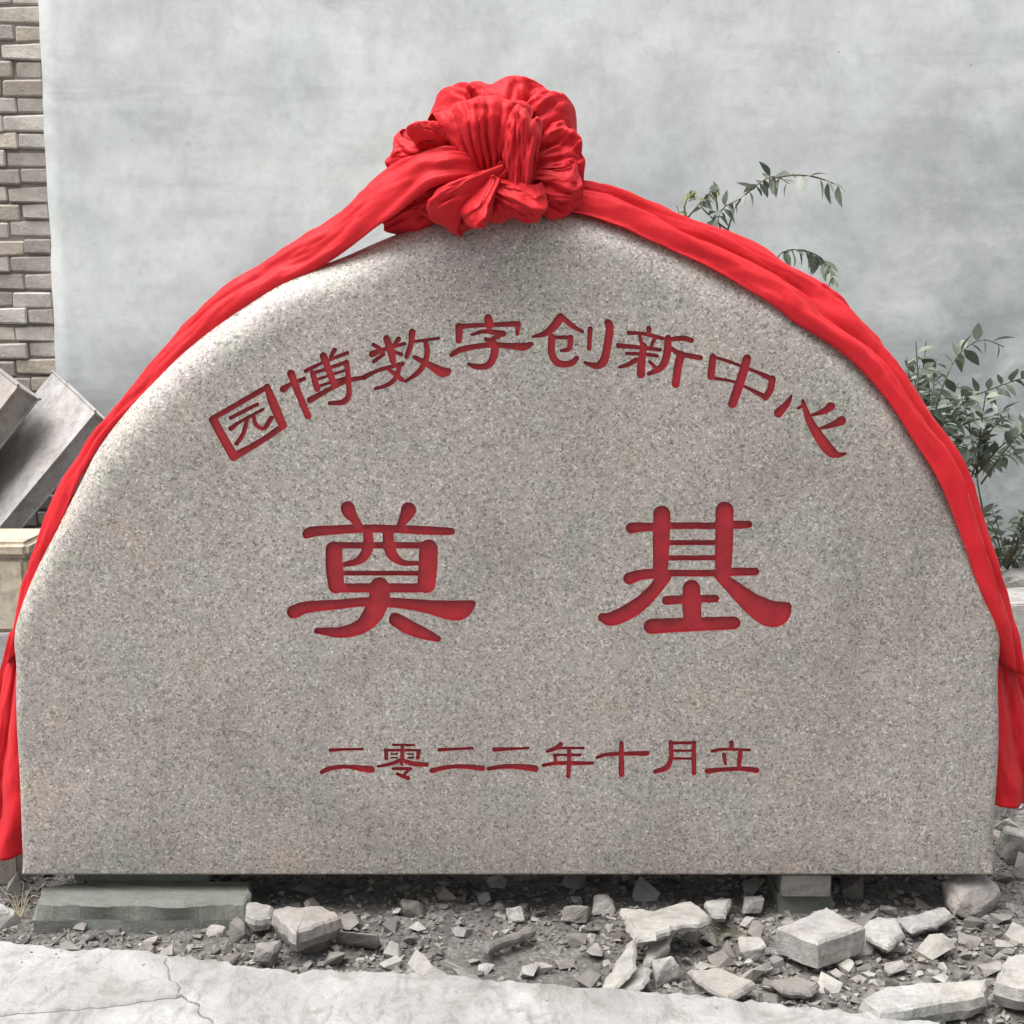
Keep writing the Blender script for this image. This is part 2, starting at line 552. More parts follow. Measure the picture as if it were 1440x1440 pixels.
# ------------------------------------------------------------------ background walls
WALL_Y = 2.32
EDGE_TOP, EDGE_BOT = P(58, 0, WALL_Y), P(82, 520, WALL_Y)
wall_x = .5 * (EDGE_TOP.x + EDGE_BOT.x)
def grid_wall(name, x0, x1, z0, z1, y, mat, thick=.22):
    """front face as a gently uneven grid, closed to a slab"""
    nxx, nzz = int((x1 - x0) / .05), int((z1 - z0) / .05)
    vs = []
    for j in range(nzz + 1):
        for i in range(nxx + 1):
            x, z = x0 + (x1 - x0) * i / nxx, z0 + (z1 - z0) * j / nzz
            dy = .010 * fbm((x * 1.4, 3.0, z * 1.4), 4) + .003 * fbm((x * 6, 8.0, z * 8), 3)
            if i == 0:
                x += .006 * fbm((0, 5, z * 6), 3)
            vs.append((x, y + dy, z))
    w = nxx + 1
    fs = [(j * w + i, j * w + i + 1, (j + 1) * w + i + 1, (j + 1) * w + i) for j in range(nzz) for i in range(nxx)]
    base = len(vs)
    vs += [(v[0], y + thick, v[2]) for v in vs]
    rim = [i for i in range(w)] + [j * w + nxx for j in range(1, nzz + 1)] + [nzz * w + i for i in range(nxx - 1, -1, -1)] + [j * w for j in range(nzz - 1, 0, -1)]
    for a, b_ in zip(rim, rim[1:] + rim[:1]):
        fs.append((b_, a, a + base, b_ + base))
    return link(name, mesh(name, vs, fs, False), mat)
pw = grid_wall("plastered_wall", wall_x, 6.5, -.15, 3.3, WALL_Y - .03, M_PLASTER, .24)
pw.data.polygons.foreach_set("use_smooth", [True] * len(pw.data.polygons))
tag(pw, "tall grey cement-plastered wall, blotchy and damp stained, behind the carved granite stone", "wall")

rng = random.Random(4)
bw = empty("brick_wall", (wall_x - 1.2, WALL_Y, 0))
tag(bw, "weathered grey-brown brick wall beside the edge of the plaster", "wall")
backing = bmesh.new()
bmesh.ops.create_cube(backing, size=1)
for v in backing.verts:
    v.co = Vector((wall_x - .682 + (v.co.x + .5) * .68, WALL_Y + .011 + (v.co.y + .5) * .19, -.15 + (v.co.z + .5) * 3.45))
o = link("mortar_core", bm_mesh("mortar_core", backing), M_MORTAR, bw)
o.matrix_parent_inverse = Matrix.Translation(-bw.location)
COURSE = .0625
def brick_mesh(w, h, seed):
    r = random.Random(seed)
    bm = bmesh.new()
    bmesh.ops.create_cube(bm, size=1)
    for v in bm.verts:
        v.co = Vector((v.co.x * w + r.uniform(-.006, .006), v.co.y * .075 + r.uniform(-.005, .005), v.co.z * h + r.uniform(-.0045, .0045)))
    bmesh.ops.bevel(bm, geom=bm.edges[:], offset=.006, segments=1, affect='EDGES')
    return bm_mesh("brick", bm)
BR = {}
for kind, w in (("s", .148), ("h", .098)):
    BR[kind] = [brick_mesh(w, .0555, k * 7 + len(kind)) for k in range(5)]
for ci in range(54):
    z = -.10 + ci * COURSE
    x = wall_x - .004
    row = ("s", "h") if ci % 2 else ("h", "h")
    first = True
    k = 0
    while x > wall_x - .55:
        kind = (("s" if ci % 2 else "h"), "h" if ci % 2 else "s")[k % 2] if k < 2 else rng.choice("ssh")
        w = .148 if kind == "s" else .098
        jit = rng.uniform(.002, .008)
        me = rng.choice(BR[kind])
        b_ = link("brick", me, M_BRICK, bw, (x - w / 2 - (wall_x - 1.2) - rng.uniform(0, .004), rng.uniform(-.005, .005) + .040, z + rng.uniform(-.003, .003)), (0, rng.uniform(-.012, .012), rng.uniform(-.02, .02)))
        x -= w + jit
        k += 1

# ------------------------------------------------------------------ lettering: brush strokes (x, y, width) read off enlarged crops of the photo
CROPS = {"A": (280, 420, 1440 / 380), "B": (620, 420, 1440 / 380), "C": (850, 430, 4.0), "D": (390, 690, 4.8), "E": (830, 690, 4.8), "F": (430, 1030, 1440 / 340), "H": (740, 1030, 1440 / 340)}
CHARS = [
 ("A", [[(75,645,45),(125,735,47),(185,840,50)], [(70,640,30),(360,472,28)], [(362,470,35),(400,570,50),(445,675,45)], [(190,840,42),(320,765,32),(445,680,32)],
        [(168,635,20),(310,562,20)], [(168,692,26),(225,652,18),(340,590,18)], [(255,645,22),(235,720,24),(200,772,24)], [(290,625,22),(303,670,22),(345,692,24),(385,635,26)]]),
 ("A", [[(448,482,38),(490,454,22),(560,425,22)], [(490,398,42),(520,480,38),(580,625,36)], [(568,385,22),(650,345,18),(790,288,20)], [(722,272,26),(703,308,20)],
        [(662,305,40),(690,380,36),(716,450,34)], [(605,395,30),(628,480,34)], [(605,398,18),(785,338,22)], [(785,338,28),(797,430,28)], [(622,432,14),(790,378,14)], [(632,468,16),(795,414,14)],
        [(592,540,34),(680,490,26),(780,440,24),(885,418,24)], [(795,430,28),(798,510,30),(768,550,30),(695,556,20)]]),
 ("A", [[(998,212,36),(1022,280,40),(1032,330,34)], [(930,245,22),(965,265,20)], [(922,295,36),(1000,265,20),(1095,240,20)], [(1062,214,28),(1040,245,18)], [(930,335,22),(985,295,20)], [(1045,285,16),(1078,296,22)],
        [(885,415,26),(960,380,20),(1085,347,24)], [(1072,350,26),(1045,425,26),(1000,462,22),(940,478,18)], [(1005,372,20),(1060,415,26),(1082,432,24)],
        [(1135,176,36),(1130,240,30),(1105,310,24)], [(1150,228,18),(1275,210,16)], [(1205,225,24),(1215,290,30),(1180,380,28),(1100,440,18)], [(1150,312,24),(1230,355,36),(1300,392,56),(1328,385,30)]]),
 ("B", [[(252,104,44),(258,140,46)], [(97,150,42),(95,222,34)], [(97,150,32),(180,142,24),(300,138,24),(412,134,32)], [(412,132,28),(407,188,20)], [(165,192,14),(230,174,22),(330,186,34)], [(322,190,28),(262,220,22)],
        [(240,215,22),(285,245,42),(280,310,42),(250,356,36),(190,362,30),(145,348,16)], [(56,300,22),(110,270,32),(250,247,28),(380,252,34),(445,256,44),(484,240,18)]]),
 ("B", [[(638,100,46),(600,148,44),(555,185,32),(490,202,14)], [(655,105,30),(700,145,26),(755,176,18)], [(585,206,20),(695,206,22)], [(690,206,30),(685,265,28),(640,277,16)],
        [(592,206,38),(590,290,38),(625,343,38),(690,346,34),(724,318,28)], [(795,160,28),(790,266,24)], [(886,125,32),(900,150,42),(882,280,44),(862,340,46),(825,358,34),(766,340,16)]]),
 ("B", [[(1108,158,28),(1108,182,22)], [(1000,182,20),(1090,188,20),(1180,212,22)], [(1060,200,20),(1070,245,18)], [(1140,210,20),(1120,255,18)], [(946,250,28),(1040,258,22),(1168,272,20)], [(990,292,20),(1075,294,18),(1152,305,20)],
        [(1080,250,34),(1070,330,42),(1065,402,44)], [(1038,326,28),(1000,350,24),(950,365,14)], [(1112,335,18),(1142,366,22)], [(1210,210,36),(1205,290,42),(1175,365,36),(1108,400,22)], [(1225,216,24),(1290,210,28),(1335,222,28)],
        [(1225,265,26),(1280,295,26),(1382,315,28)], [(1278,300,46),(1260,380,42),(1250,456,42)]]),
 ("C", [[(610,288,38),(598,396,42)], [(602,284,20),(690,310,18),(850,370,20),(942,412,34)], [(944,412,40),(934,470,38),(905,515,38)], [(590,402,20),(720,425,16),(800,460,18),(903,512,30)], [(802,296,46),(765,420,52),(720,550,50)]]),
 ("C", [[(1052,505,12),(1030,545,32),(978,602,52)], [(1115,535,20),(1150,640,42),(1210,740,60),(1268,815,62),(1310,838,34),(1360,830,10)], [(1088,576,14),(1118,560,24)], [(1272,566,50),(1235,592,34),(1160,616,12)], [(1332,646,52),(1290,666,36),(1212,690,12)]]),
 ("D", [[(475,118,95),(490,152,86),(522,195,60),(556,245,50)], [(885,130,104),(868,172,80),(826,235,45)], [(196,300,50),(215,283,72),(300,270,66),(560,256,56),(800,258,54),(1000,268,58),(1172,274,50)],
        [(382,398,112),(385,520,115),(398,640,108)], [(1020,392,126),(1016,520,126),(1006,630,122)], [(400,368,42),(980,368,42)], [(612,270,60),(612,370,72),(585,440,68),(530,480,48),(455,496,34)],
        [(745,270,68),(755,370,80),(782,440,68),(850,485,40),(955,490,28)], [(440,556,32),(960,556,32)], [(400,656,62),(1000,656,62)], [(690,650,132),(685,740,140),(640,840,132),(560,918,100),(430,955,76),(268,945,40)],
        [(110,818,90),(200,786,80),(400,768,66),(600,750,62),(800,757,68),(1000,780,88),(1160,806,130),(1240,803,128),(1318,762,44)], [(798,868,92),(890,922,98),(1000,968,76),(1085,1000,40)]]),
 ("E", [[(483,158,116),(480,300,114),(476,450,106),(472,560,100)], [(906,134,122),(904,300,120),(900,450,116),(895,560,100)], [(278,252,76),(340,246,62),(420,244,56),(560,236,46),(850,236,46),(960,230,56),(1068,228,50)],
        [(540,350,34),(850,350,34)], [(530,453,34),(850,453,34)], [(265,592,84),(330,570,72),(430,560,66),(560,556,46),(850,556,46),(950,548,56),(1114,545,52)],
        [(500,580,92),(440,660,90),(350,752,100),(250,820,104),(140,866,92),(82,854,58)], [(865,568,64),(960,650,98),(1080,752,138),(1190,820,176),(1262,830,166),(1330,782,60)],
        [(515,740,62),(600,735,58),(700,730,52),(845,728,52)], [(683,660,118),(685,780,126),(690,870,120)], [(412,916,102),(600,906,96),(800,898,92),(970,892,86)]]),
 ("F", [[(146,105,20),(240,100,16),(338,98,14)], [(95,236,24),(150,212,28),(250,203,24),(340,215,38),(392,220,40)]]),
 ("F", [[(520,73,15),(645,75,13)], [(575,75,22),(575,160,26)], [(470,105,15),(680,105,15)], [(478,105,24),(480,155,22)], [(672,110,26),(668,150,24)], [(508,128,9),(545,128,9)], [(508,150,9),(545,150,9)], [(605,128,9),(640,128,9)], [(605,150,9),(640,150,9)],
        [(570,160,24),(510,185,22),(430,202,16)], [(578,165,22),(640,186,30),(718,190,28)], [(570,184,18),(572,190,16)], [(520,215,18),(625,215,20)], [(620,215,20),(590,246,18)], [(545,246,20),(610,272,24)]]),
 ("F", [[(796,103,22),(890,98,16),(995,93,13)], [(752,228,32),(830,208,26),(920,201,26),(1050,212,34)]]),
 ("F", [[(1122,100,26),(1200,98,20),(1326,92,12)], [(1087,215,22),(1200,201,28),(1300,206,36),(1366,215,40)]]),
 ("H", [[(205,68,28),(180,90,26),(125,112,18)], [(180,92,15),(340,92,15)], [(165,133,15),(325,133,15)], [(170,135,20),(175,180,20)], [(100,195,18),(180,182,22),(300,182,24),(395,182,18)], [(255,95,22),(255,180,26),(250,260,26)]]),
 ("H", [[(420,150,16),(470,132,22),(600,125,24),(718,124,30)], [(567,62,26),(567,150,30),(567,248,34)]]),
 ("H", [[(860,58,26),(862,150,28),(835,208,34),(768,232,26)], [(860,62,18),(1005,60,18)], [(998,58,26),(998,242,28)], [(870,108,13),(990,108,13)], [(870,155,15),(990,155,15)]]),
 ("H", [[(1222,58,26),(1222,95,24)], [(1107,111,20),(1170,100,17),(1328,103,17)], [(1178,132,26),(1186,186,18)], [(1276,116,28),(1265,205,24)], [(1078,230,32),(1150,222,26),(1280,215,26),(1370,225,34)]]),
]

def char_loops(crop, strokes):
    """union of the strokes' distance fields -> smooth closed outlines, in photo pixels"""
    ox, oy, sc = CROPS[crop]
    smp = []
    for st in strokes:
        L = sum(math.hypot(b[0] - a[0], b[1] - a[1]) for a, b in zip(st, st[1:]))
        smp.append(catmull(st, max(4, int(L / 14))))
    allp = np.vstack(smp)
    step = 4.0 if crop in "DE" else 2.6
    x0, y0 = allp[:, 0].min() - 100, allp[:, 1].min() - 100
    x1, y1 = allp[:, 0].max() + 100, allp[:, 1].max() + 100
    X, Y = np.meshgrid(np.arange(x0, x1, step), np.arange(y0, y1, step))
    D = np.full(X.shape, 1e9)
    for a in smp:
        for p, q in zip(a[:-1], a[1:]):
            dx, dy = q[0] - p[0], q[1] - p[1]
            l2 = dx * dx + dy * dy + 1e-9
            t = np.clip(((X - p[0]) * dx + (Y - p[1]) * dy) / l2, 0, 1)
            d = np.hypot(X - p[0] - t * dx, Y - p[1] - t * dy) - .5 * (p[2] + (q[2] - p[2]) * t)
            D = np.minimum(D, d)
    # hand-cut unevenness
    D += .9 * np.sin(X * .051 + Y * .023) * np.sin(Y * .047 - X * .019)
    # marching squares with linked edges
    ny_, nx_ = D.shape
    S = D < 0
    seg = {}
    def pt(kind, i, j):
        if kind == 0:
            t = D[j, i] / (D[j, i] - D[j, i + 1])
            return (x0 + (i + t) * step, y0 + j * step)
        t = D[j, i] / (D[j, i] - D[j + 1, i])
        return (x0 + i * step, y0 + (j + t) * step)
    mixed = S[:-1, :-1].astype(int) + S[:-1, 1:] + S[1:, :-1] + S[1:, 1:]
    for j, i in zip(*np.where((mixed > 0) & (mixed < 4))):
        a, b, c, d = S[j, i], S[j, i + 1], S[j + 1, i + 1], S[j + 1, i]
        T, Rr, B, L = (0, i, j), (1, i + 1, j), (0, i, j + 1), (1, i, j)
        # directed so that the inside lies on one side
        cr = []
        if a != b: cr.append((T, a))
        if b != c: cr.append((Rr, b))
        if c != d: cr.append((B, c))
        if d != a: cr.append((L, d))
        if len(cr) == 2:
            (e1, in1), (e2, in2) = cr
            if in1: seg.setdefault(e1, []).append(e2)
            else: seg.setdefault(e2, []).append(e1)
        else:
            for k in range(0, 4):
                e, inn = cr[k]
                if inn:
                    seg.setdefault(e, []).append(cr[(k + 1) % 4][0] if D[j:j + 2, i:i + 2].mean() < 0 else cr[k - 1][0])
    loops = []
    while seg:
        s0 = next(iter(seg))
        cur, lp = s0, []
        while cur in seg:
            lp.append(pt(*cur))
            nxt = seg[cur].pop()
            if not seg[cur]:
                del seg[cur]
            cur = nxt
        if len(lp) >= 6:
            loops.append(np.array(lp))
    res = []
    for lp in loops:
        keep = simplify(lp, .55)
        if len(keep) >= 4:
            res.append([(ox + x / sc, oy + y / sc) for x, y in keep])
    return res

def simplify(lp, tol):
    def dp(a):
        if len(a) < 3:
            return [tuple(a[0])]
        p, q = a[0], a[-1]
        d = q - p
        l = math.hypot(*d)
        r = a - p
        dist = np.abs(d[0] * r[:, 1] - d[1] * r[:, 0]) / l if l > 1e-9 else np.hypot(r[:, 0], r[:, 1])
        k = int(dist.argmax())
        if dist[k] < tol:
            return [tuple(a[0])]
        return dp(a[:k + 1]) + dp(a[k:])
    k = len(lp) // 2
    return dp(lp[:k + 1]) + dp(np.vstack([lp[k:], lp[:1]]))

# ------------------------------------------------------------------ the granite stone
STONE_DEPTH = .30
SIL_Y = .07
sil_px = [(35, 1233), (32, 1180), (29, 1097), (23, 992), (22, 940), (30, 880), (49, 818), (79, 751), (112, 681), (139, 625), (174, 577), (218, 530), (270, 482), (335, 433), (402, 391), (478, 363), (545, 334), (610, 312), (680, 298), (750, 292), (820, 299), (890, 318), (960, 345), (1030, 380), (1106, 413), (1169, 461), (1226, 515), (1275, 576), (1316, 645), (1351, 718), (1380, 797), (1397, 880), (1404, 951), (1403, 1055), (1398, 1134), (1393, 1233)]
def sil_pt(x, y):
    p = P(x, y, SIL_Y if y < 900 else .02)
    return (p.x, p.z)
crv = catmull([sil_pt(x, y) for x, y in sil_px], 220)
bottom_z = P(700, 1231, 0).z
crv[:, 1] = np.maximum(crv[:, 1], bottom_z)
crv[0, 1] = crv[-1, 1] = bottom_z
nb = 60
bot = np.c_[np.linspace(crv[-1, 0], crv[0, 0], nb)[1:-1], np.full(nb - 2, bottom_z)]
outl = np.vstack([crv, bot])                                   # clockwise seen from the front (left side up, over, down, back)
nO = len(outl)
def out_normals(A):
    t = np.roll(A, -1, 0) - np.roll(A, 1, 0)
    t /= np.linalg.norm(t, axis=1)[:, None]
    return np.c_[-t[:, 1], t[:, 0]]
nrm = out_normals(outl)
zt = np.clip((outl[:, 1] - bottom_z) / (crv[:, 1].max() - bottom_z), 0, 1)
rad = .022 + (.095 - .022) * np.clip((zt - .22) / .45, 0, 1) ** 1.2
rad[220:] = .006
rad[:3] = (.006, .010, .016)
rad[217:220] = (.016, .010, .006)
ry = rad * .85
ry[220:] = .006
NB = 9
sv, sf = [], []
rings = []
for j in range(NB + 1):
    ph = .5 * math.pi * j / NB
    pts = outl - nrm * (rad * (1 - math.sin(ph)))[:, None]
    rings.append([(pts[i, 0], ry[i] * (1 - math.cos(ph)), pts[i, 1]) for i in range(nO)])
for j in range(NB, -1, -1):
    ph = .5 * math.pi * j / NB
    pts = outl - nrm * (rad * (1 - math.sin(ph)))[:, None]
    rings.append([(pts[i, 0], STONE_DEPTH - ry[i] * (1 - math.cos(ph)), pts[i, 1]) for i in range(nO)])
for r_ in rings:
    sv += r_
for j in range(len(rings) - 1):
    for i in range(nO):
        k = (i + 1) % nO
        sf.append((j * nO + i, j * nO + k, (j + 1) * nO + k, (j + 1) * nO + i))
sf.append(tuple((len(rings) - 1) * nO + i for i in range(nO)))
# front face: triangulated round the carved characters
face_v = [(p[0], p[2]) for p in rings[0]]
face_e = [(i, (i + 1) % nO) for i in range(nO)]
char_poly = []
for crop, st in CHARS:
    loops = []
    for lp in char_loops(crop, st):
        q = [(P(x, y, 0).x, P(x, y, 0).z) for x, y in lp]
        b0 = len(face_v)
        face_v += q
        face_e += [(b0 + i, b0 + (i + 1) % len(q)) for i in range(len(q))]
        loops.append(np.array(q))
    char_poly.append(loops)
for gxx in np.arange(-.9, .95, .1):                            # a few inner points keep the triangles compact
    for gzz in np.arange(bottom_z + .1, 1.4, .1):
        face_v.append((gxx + .013, gzz + .007))
cv_, ce_, cf_, _, _, _ = delaunay_2d_cdt([Vector(v) for v in face_v], face_e, [], 0, 1e-7)
cvn = np.array([(v.x, v.y) for v in cv_])
tri = np.array([f[:3] for f in cf_ if len(f) == 3])
cen = cvn[tri].mean(axis=1)
def inside(loops, pts):
    r = np.zeros(len(pts), bool)
    for q in loops:
        x, y = pts[:, 0], pts[:, 1]
        x1, y1 = q[:, 0], q[:, 1]
        x2, y2 = np.roll(x1, -1), np.roll(y1, -1)
        for a, b_, c, d in zip(x1, y1, x2, y2):
            if b_ == d:
                continue
            r ^= ((b_ > y) != (d > y)) & (x < (c - a) * (y - b_) / (d - b_) + a)
    return r
in_face = inside([np.array(face_v[:nO])], cen)
owner = np.full(len(tri), -1)
for k, loops in enumerate(char_poly):
    A = np.vstack(loops)
    box = (cen[:, 0] > A[:, 0].min()) & (cen[:, 0] < A[:, 0].max()) & (cen[:, 1] > A[:, 1].min()) & (cen[:, 1] < A[:, 1].max())
    idx = np.where(box)[0]
    owner[idx[inside(loops, cen[idx])]] = k
base = len(sv)
sv += [(x, 0.0, z) for x, z in cvn]
for t, ok, ow in zip(tri, in_face, owner):
    if ok and ow < 0:
        sf.append(tuple(int(base + i) for i in t))

stone = empty("foundation_stone", (0, .15, bottom_z))
tag(stone, "large arched grey granite foundation stone carved with red Chinese characters", "monument")
inv = Matrix.Translation(-stone.location)
bm = bmesh.new()
bvs = [bm.verts.new(v) for v in sv]
for f in sf:
    try:
        bm.faces.new([bvs[i] for i in f])
    except ValueError:
        pass
bmesh.ops.remove_doubles(bm, verts=bm.verts, dist=1e-5)
bm.normal_update()
for e in bm.edges:
    if len(e.link_faces) == 2 and e.calc_face_angle(0) > R(38):
        e.smooth = False
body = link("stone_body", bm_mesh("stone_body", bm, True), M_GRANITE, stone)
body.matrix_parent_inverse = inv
CARVE = (.0048, .0062)
for k in range(len(CHARS)):
    depth = CARVE[1] if CHARS[k][0] in "DE" else CARVE[0]
    tt = tri[owner == k]
    ids = sorted(set(tt.ravel().tolist()))
    mp = {v: i for i, v in enumerate(ids)}
    vs = [(cvn[i][0], depth, cvn[i][1]) for i in ids]
    fs = [tuple(mp[int(i)] for i in t) for t in tt]
    cnt = {}
    for t in fs:
        for a, b_ in ((t[0], t[1]), (t[1], t[2]), (t[2], t[0])):
            cnt.setdefault((min(a, b_), max(a, b_)), []).append((a, b_))
    n0 = len(vs)
    vs += [(v[0], -.0004, v[2]) for v in vs[:n0]]
    for e, l in cnt.items():
        if len(l) == 1:
            a, b_ = l[0]
            fs.append((b_, a, a + n0, b_ + n0))
    o = link("carved_character", mesh("carved_character", vs, fs), M_PAINT, stone)
    o.matrix_parent_inverse = inv

# ------------------------------------------------------------------ red cloth: bow, two sashes, two hanging tails
ribbon = empty("red_ribbon", P(700, 300, .12))
tag(ribbon, "bright red cloth ribbon tied in a gathered bow over the top of the granite stone", "ribbon")
rinv = Matrix.Translation(-ribbon.location)
def cloth(name, me, parent=ribbon, thick=.0016, sub=0):
    o = link(name, me, M_CLOTH, parent)
    if parent is ribbon:
        o.matrix_parent_inverse = rinv
    if thick:
        md = o.modifiers.new("thickness", 'SOLIDIFY')
        md.thickness = thick
        md.offset = 0
    return o

def ridge(v):
    """soft rounded folds with sharp valleys, 0..1"""
    return abs(math.sin(v))

def strip(name, stations, ns=110, nc=40, folds=2.6, amp=.014, bulge=.03, wrap=.35, seed=0.0, wr=.004, wander=.9):
    """sheet between an inner and an outer edge (px, px, depth of each), with lengthwise folds, wrapped over behind"""
    A = catmull([(0, 0) + tuple(s) if False else s for s in stations], ns)
    vs = []
    for a in range(ns):
        ix, iy, ox, oy, yi, yo = A[a]
        I, O = P(ix, iy, yi), P(ox, oy, yo)
        ac = O - I
        w = ac.length
        t = a / (ns - 1)
        nr = Vector((0, -1, 0)) - ac.normalized() * Vector((0, -1, 0)).dot(ac.normalized())
        nr.normalize()
        for c in range(nc):
            s = c / (nc - 1) * (1 + wrap)
            drift = wander * fbm((t * 3.0, seed, 1.7), 3)
            wob = folds * s + drift + .35 * fbm((t * 7, s * 2, seed + 4), 2)
            wf = min(1, w / .085) ** 1.3
            f = ridge(math.pi * wob) * amp * wf
            f += wr * fbm((t * 22 + s * 3, s * 5, seed + 9), 3)
            f += .0042 * wf * (.5 - ridge(math.pi * (4.5 * s + 2.6 * fbm((t * 3.5, s * 1.5, seed + 14), 3)))) + .0035 * wf * (.3 - abs(fbm((t * 9 + s * 2, s * 4, seed + 20), 2)))
            if s <= 1:
                b = bulge * math.sin(math.pi * (.08 + .84 * s)) * wf
                edgef = min(1, s / .08) * .8 + .2
                p = I + ac * s + nr * (b + f * edgef)
            else:
                k = (s - 1) / wrap
                q0 = I + ac + nr * (bulge * math.sin(math.pi * .92) * wf + f)
                p = q0 + Vector((0, 1, 0)) * (.11 * k) - ac.normalized() * (w * .35 * k * k)
            vs.append(p)
    fs = [(a * nc + c, a * nc + c + 1, (a + 1) * nc + c + 1, (a + 1) * nc + c) for a in range(ns - 1) for c in range(nc - 1)]
    return mesh(name, vs, fs, True)

# (inner x, inner y, outer x, outer y, depth of inner, depth of outer)
left_st = [(704, 256, 702, 240, .04, .05), (680, 254, 676, 222, .0, .02), (649, 257, 638, 211, -.04, -.01), (607, 268, 593, 221, -.05, .0), (562, 302, 557, 238, -.03, .04), (526, 325, 517, 269, -.0, .07), (486, 357, 478, 305, .03, .09), (447, 382, 430, 335, .05, .10), (389, 413, 372, 373, .055, .11), (338, 443, 320, 409, .055, .11), (280, 488, 265, 461, .055, .11), (229, 530, 213, 524, .05, .11), (187, 576, 168, 574, .05, .11), (148, 622, 132, 620, .05, .11), (112, 682, 92, 684, .045, .11), (81, 750, 63, 757, .04, .10), (52, 815, 42, 815, .04, .09), (34, 872, 24, 884, .04, .08), (27, 915, 14, 930, .05, .08)]
cloth("sash", strip("sash", left_st, 140, 34, 1.7, .012, .022, .5, 3.0, .0035))
right_st = [(742, 292, 770, 246, .01, .06), (800, 301, 812, 264, .02, .09), (850, 313, 872, 279, .015, .10), (902, 334, 947, 305, .01, .11), (955, 358, 1022, 331, .008, .11), (1000, 379, 1086, 361, .005, .11), (1067, 418, 1132, 393, .003, .11), (1120, 458, 1168, 421, .003, .11), (1187, 503, 1211, 468, .003, .11), (1244, 562, 1248, 512, .004, .11), (1287, 626, 1291, 578, -.002, .11), (1316, 672, 1334, 644, -.006, .11), (1344, 742, 1376, 742, -.004, .11), (1371, 817, 1400, 822, .004, .11), (1394, 880, 1418, 888, .018, .10), (1404, 930, 1432, 945, .05, .10)]
cloth("sash", strip("sash", right_st, 150, 46, 2.0, .026, .012, .45, 8.0, .0035, .22))

def tail(name, top, bot, folds, amp, seed, ns=60, nc=44):
    """hanging end: from a gathered top edge to a wider hem, folds growing downwards"""
    vs = []
    for a in range(ns):
        t = a / (ns - 1)
        for c in range(nc):
            s = c / (nc - 1)
            tp = Vector(top[0]).lerp(Vector(top[1]), s)
            bt = Vector(bot[0]).lerp(Vector(bot[1]), s)
            e = t ** .85
            p = tp.lerp(bt, e)
            f = (ridge(math.pi * (folds * s + .35 * fbm((t * 2.2, seed, s), 2))) - .5) * amp * (.25 + .75 * t)
            f += .006 * fbm((s * 6, t * 5, seed), 3)
            p = p + Vector((.004 * fbm((t * 5, seed, 2), 2), -f, .004 * fbm((s * 9, seed, 4), 2) * t))
            vs.append(p)
    fs = [(a * nc + c, a * nc + c + 1, (a + 1) * nc + c + 1, (a + 1) * nc + c) for a in range(ns - 1) for c in range(nc - 1)]
    return mesh(name, vs, fs, True)
cloth("tail", tail("tail", (P(33, 868, .045), P(14, 890, .12)), (P(31, 1206, .035), P(-62, 1200, .16)), 2.4, .045, 21.0))
cloth("tail", tail("tail", (P(1399, 880, .05), P(1424, 895, .12)), (P(1399, 1136, .05), P(1486, 1128, .17)), 2.2, .030, 27.0))

def lobe(p0, p1, w, depth, y0, y1, pleats, amp, seed, k=.8, power=.62, twist=.6, crumple=.012, nt=46, na=90, base_w=.18, flat=0.0):
    """one puffed, gathered loop of cloth: pinched and pleated at its base p0, swelling to a soft tip p1"""
    B, T = P(p0[0], p0[1], y0), P(p1[0], p1[1], y1)
    ax = T - B
    L = ax.length
    ax.normalize()
    side = ax.cross(Vector((0, -1, 0)))
    side.normalize()
    fr = side.cross(ax)
    fr.normalize()
    if fr.y > 0:
        fr = -fr
    W, D = w * .5 * 1.456e-3, depth * .5
    vs = []
    for i in range(nt):
        t = i / (nt - 1)
        q = max(0.0, math.sin(math.pi * t ** k)) ** power
        prof = max(q, base_w * (1 - t)) if t < .5 else q
        for j in range(na):
            th = 2 * math.pi * j / na
            ct, st_ = math.cos(th), math.sin(th)
            ph = pleats * th * .5 + twist * t * 3 + 1.3 * fbm((ct * 1.2, st_ * 1.2, seed + t * .9), 2)
            pl = 1 + amp * (ridge(ph) - .6) * (1.15 - .75 * t)
            cr = crumple * fbm((ct * 2.2 + t * 2.4, st_ * 2.2, seed + 3 + t * 3.2), 4)
            cr += crumple * .8 * (.5 - abs(fbm((ct * 1.6, st_ * 1.6 + t * 1.5, seed + 11 + t * 1.8), 2)))
            r1 = (W * prof * pl + cr * min(1, prof * 1.6))
            r2 = (D * prof * pl + cr * min(1, prof * 1.6))
            bend = .05 * L * math.sin(math.pi * t) * math.sin(seed * 3)
            vs.append(B + ax * (L * t) + side * (ct * r1 + bend) + fr * (st_ * r2))
    fs = [(i * na + j, i * na + (j + 1) % na, (i + 1) * na + (j + 1) % na, (i + 1) * na + j) for i in range(nt - 1) for j in range(na)]
    return mesh("loop", vs, fs, True)

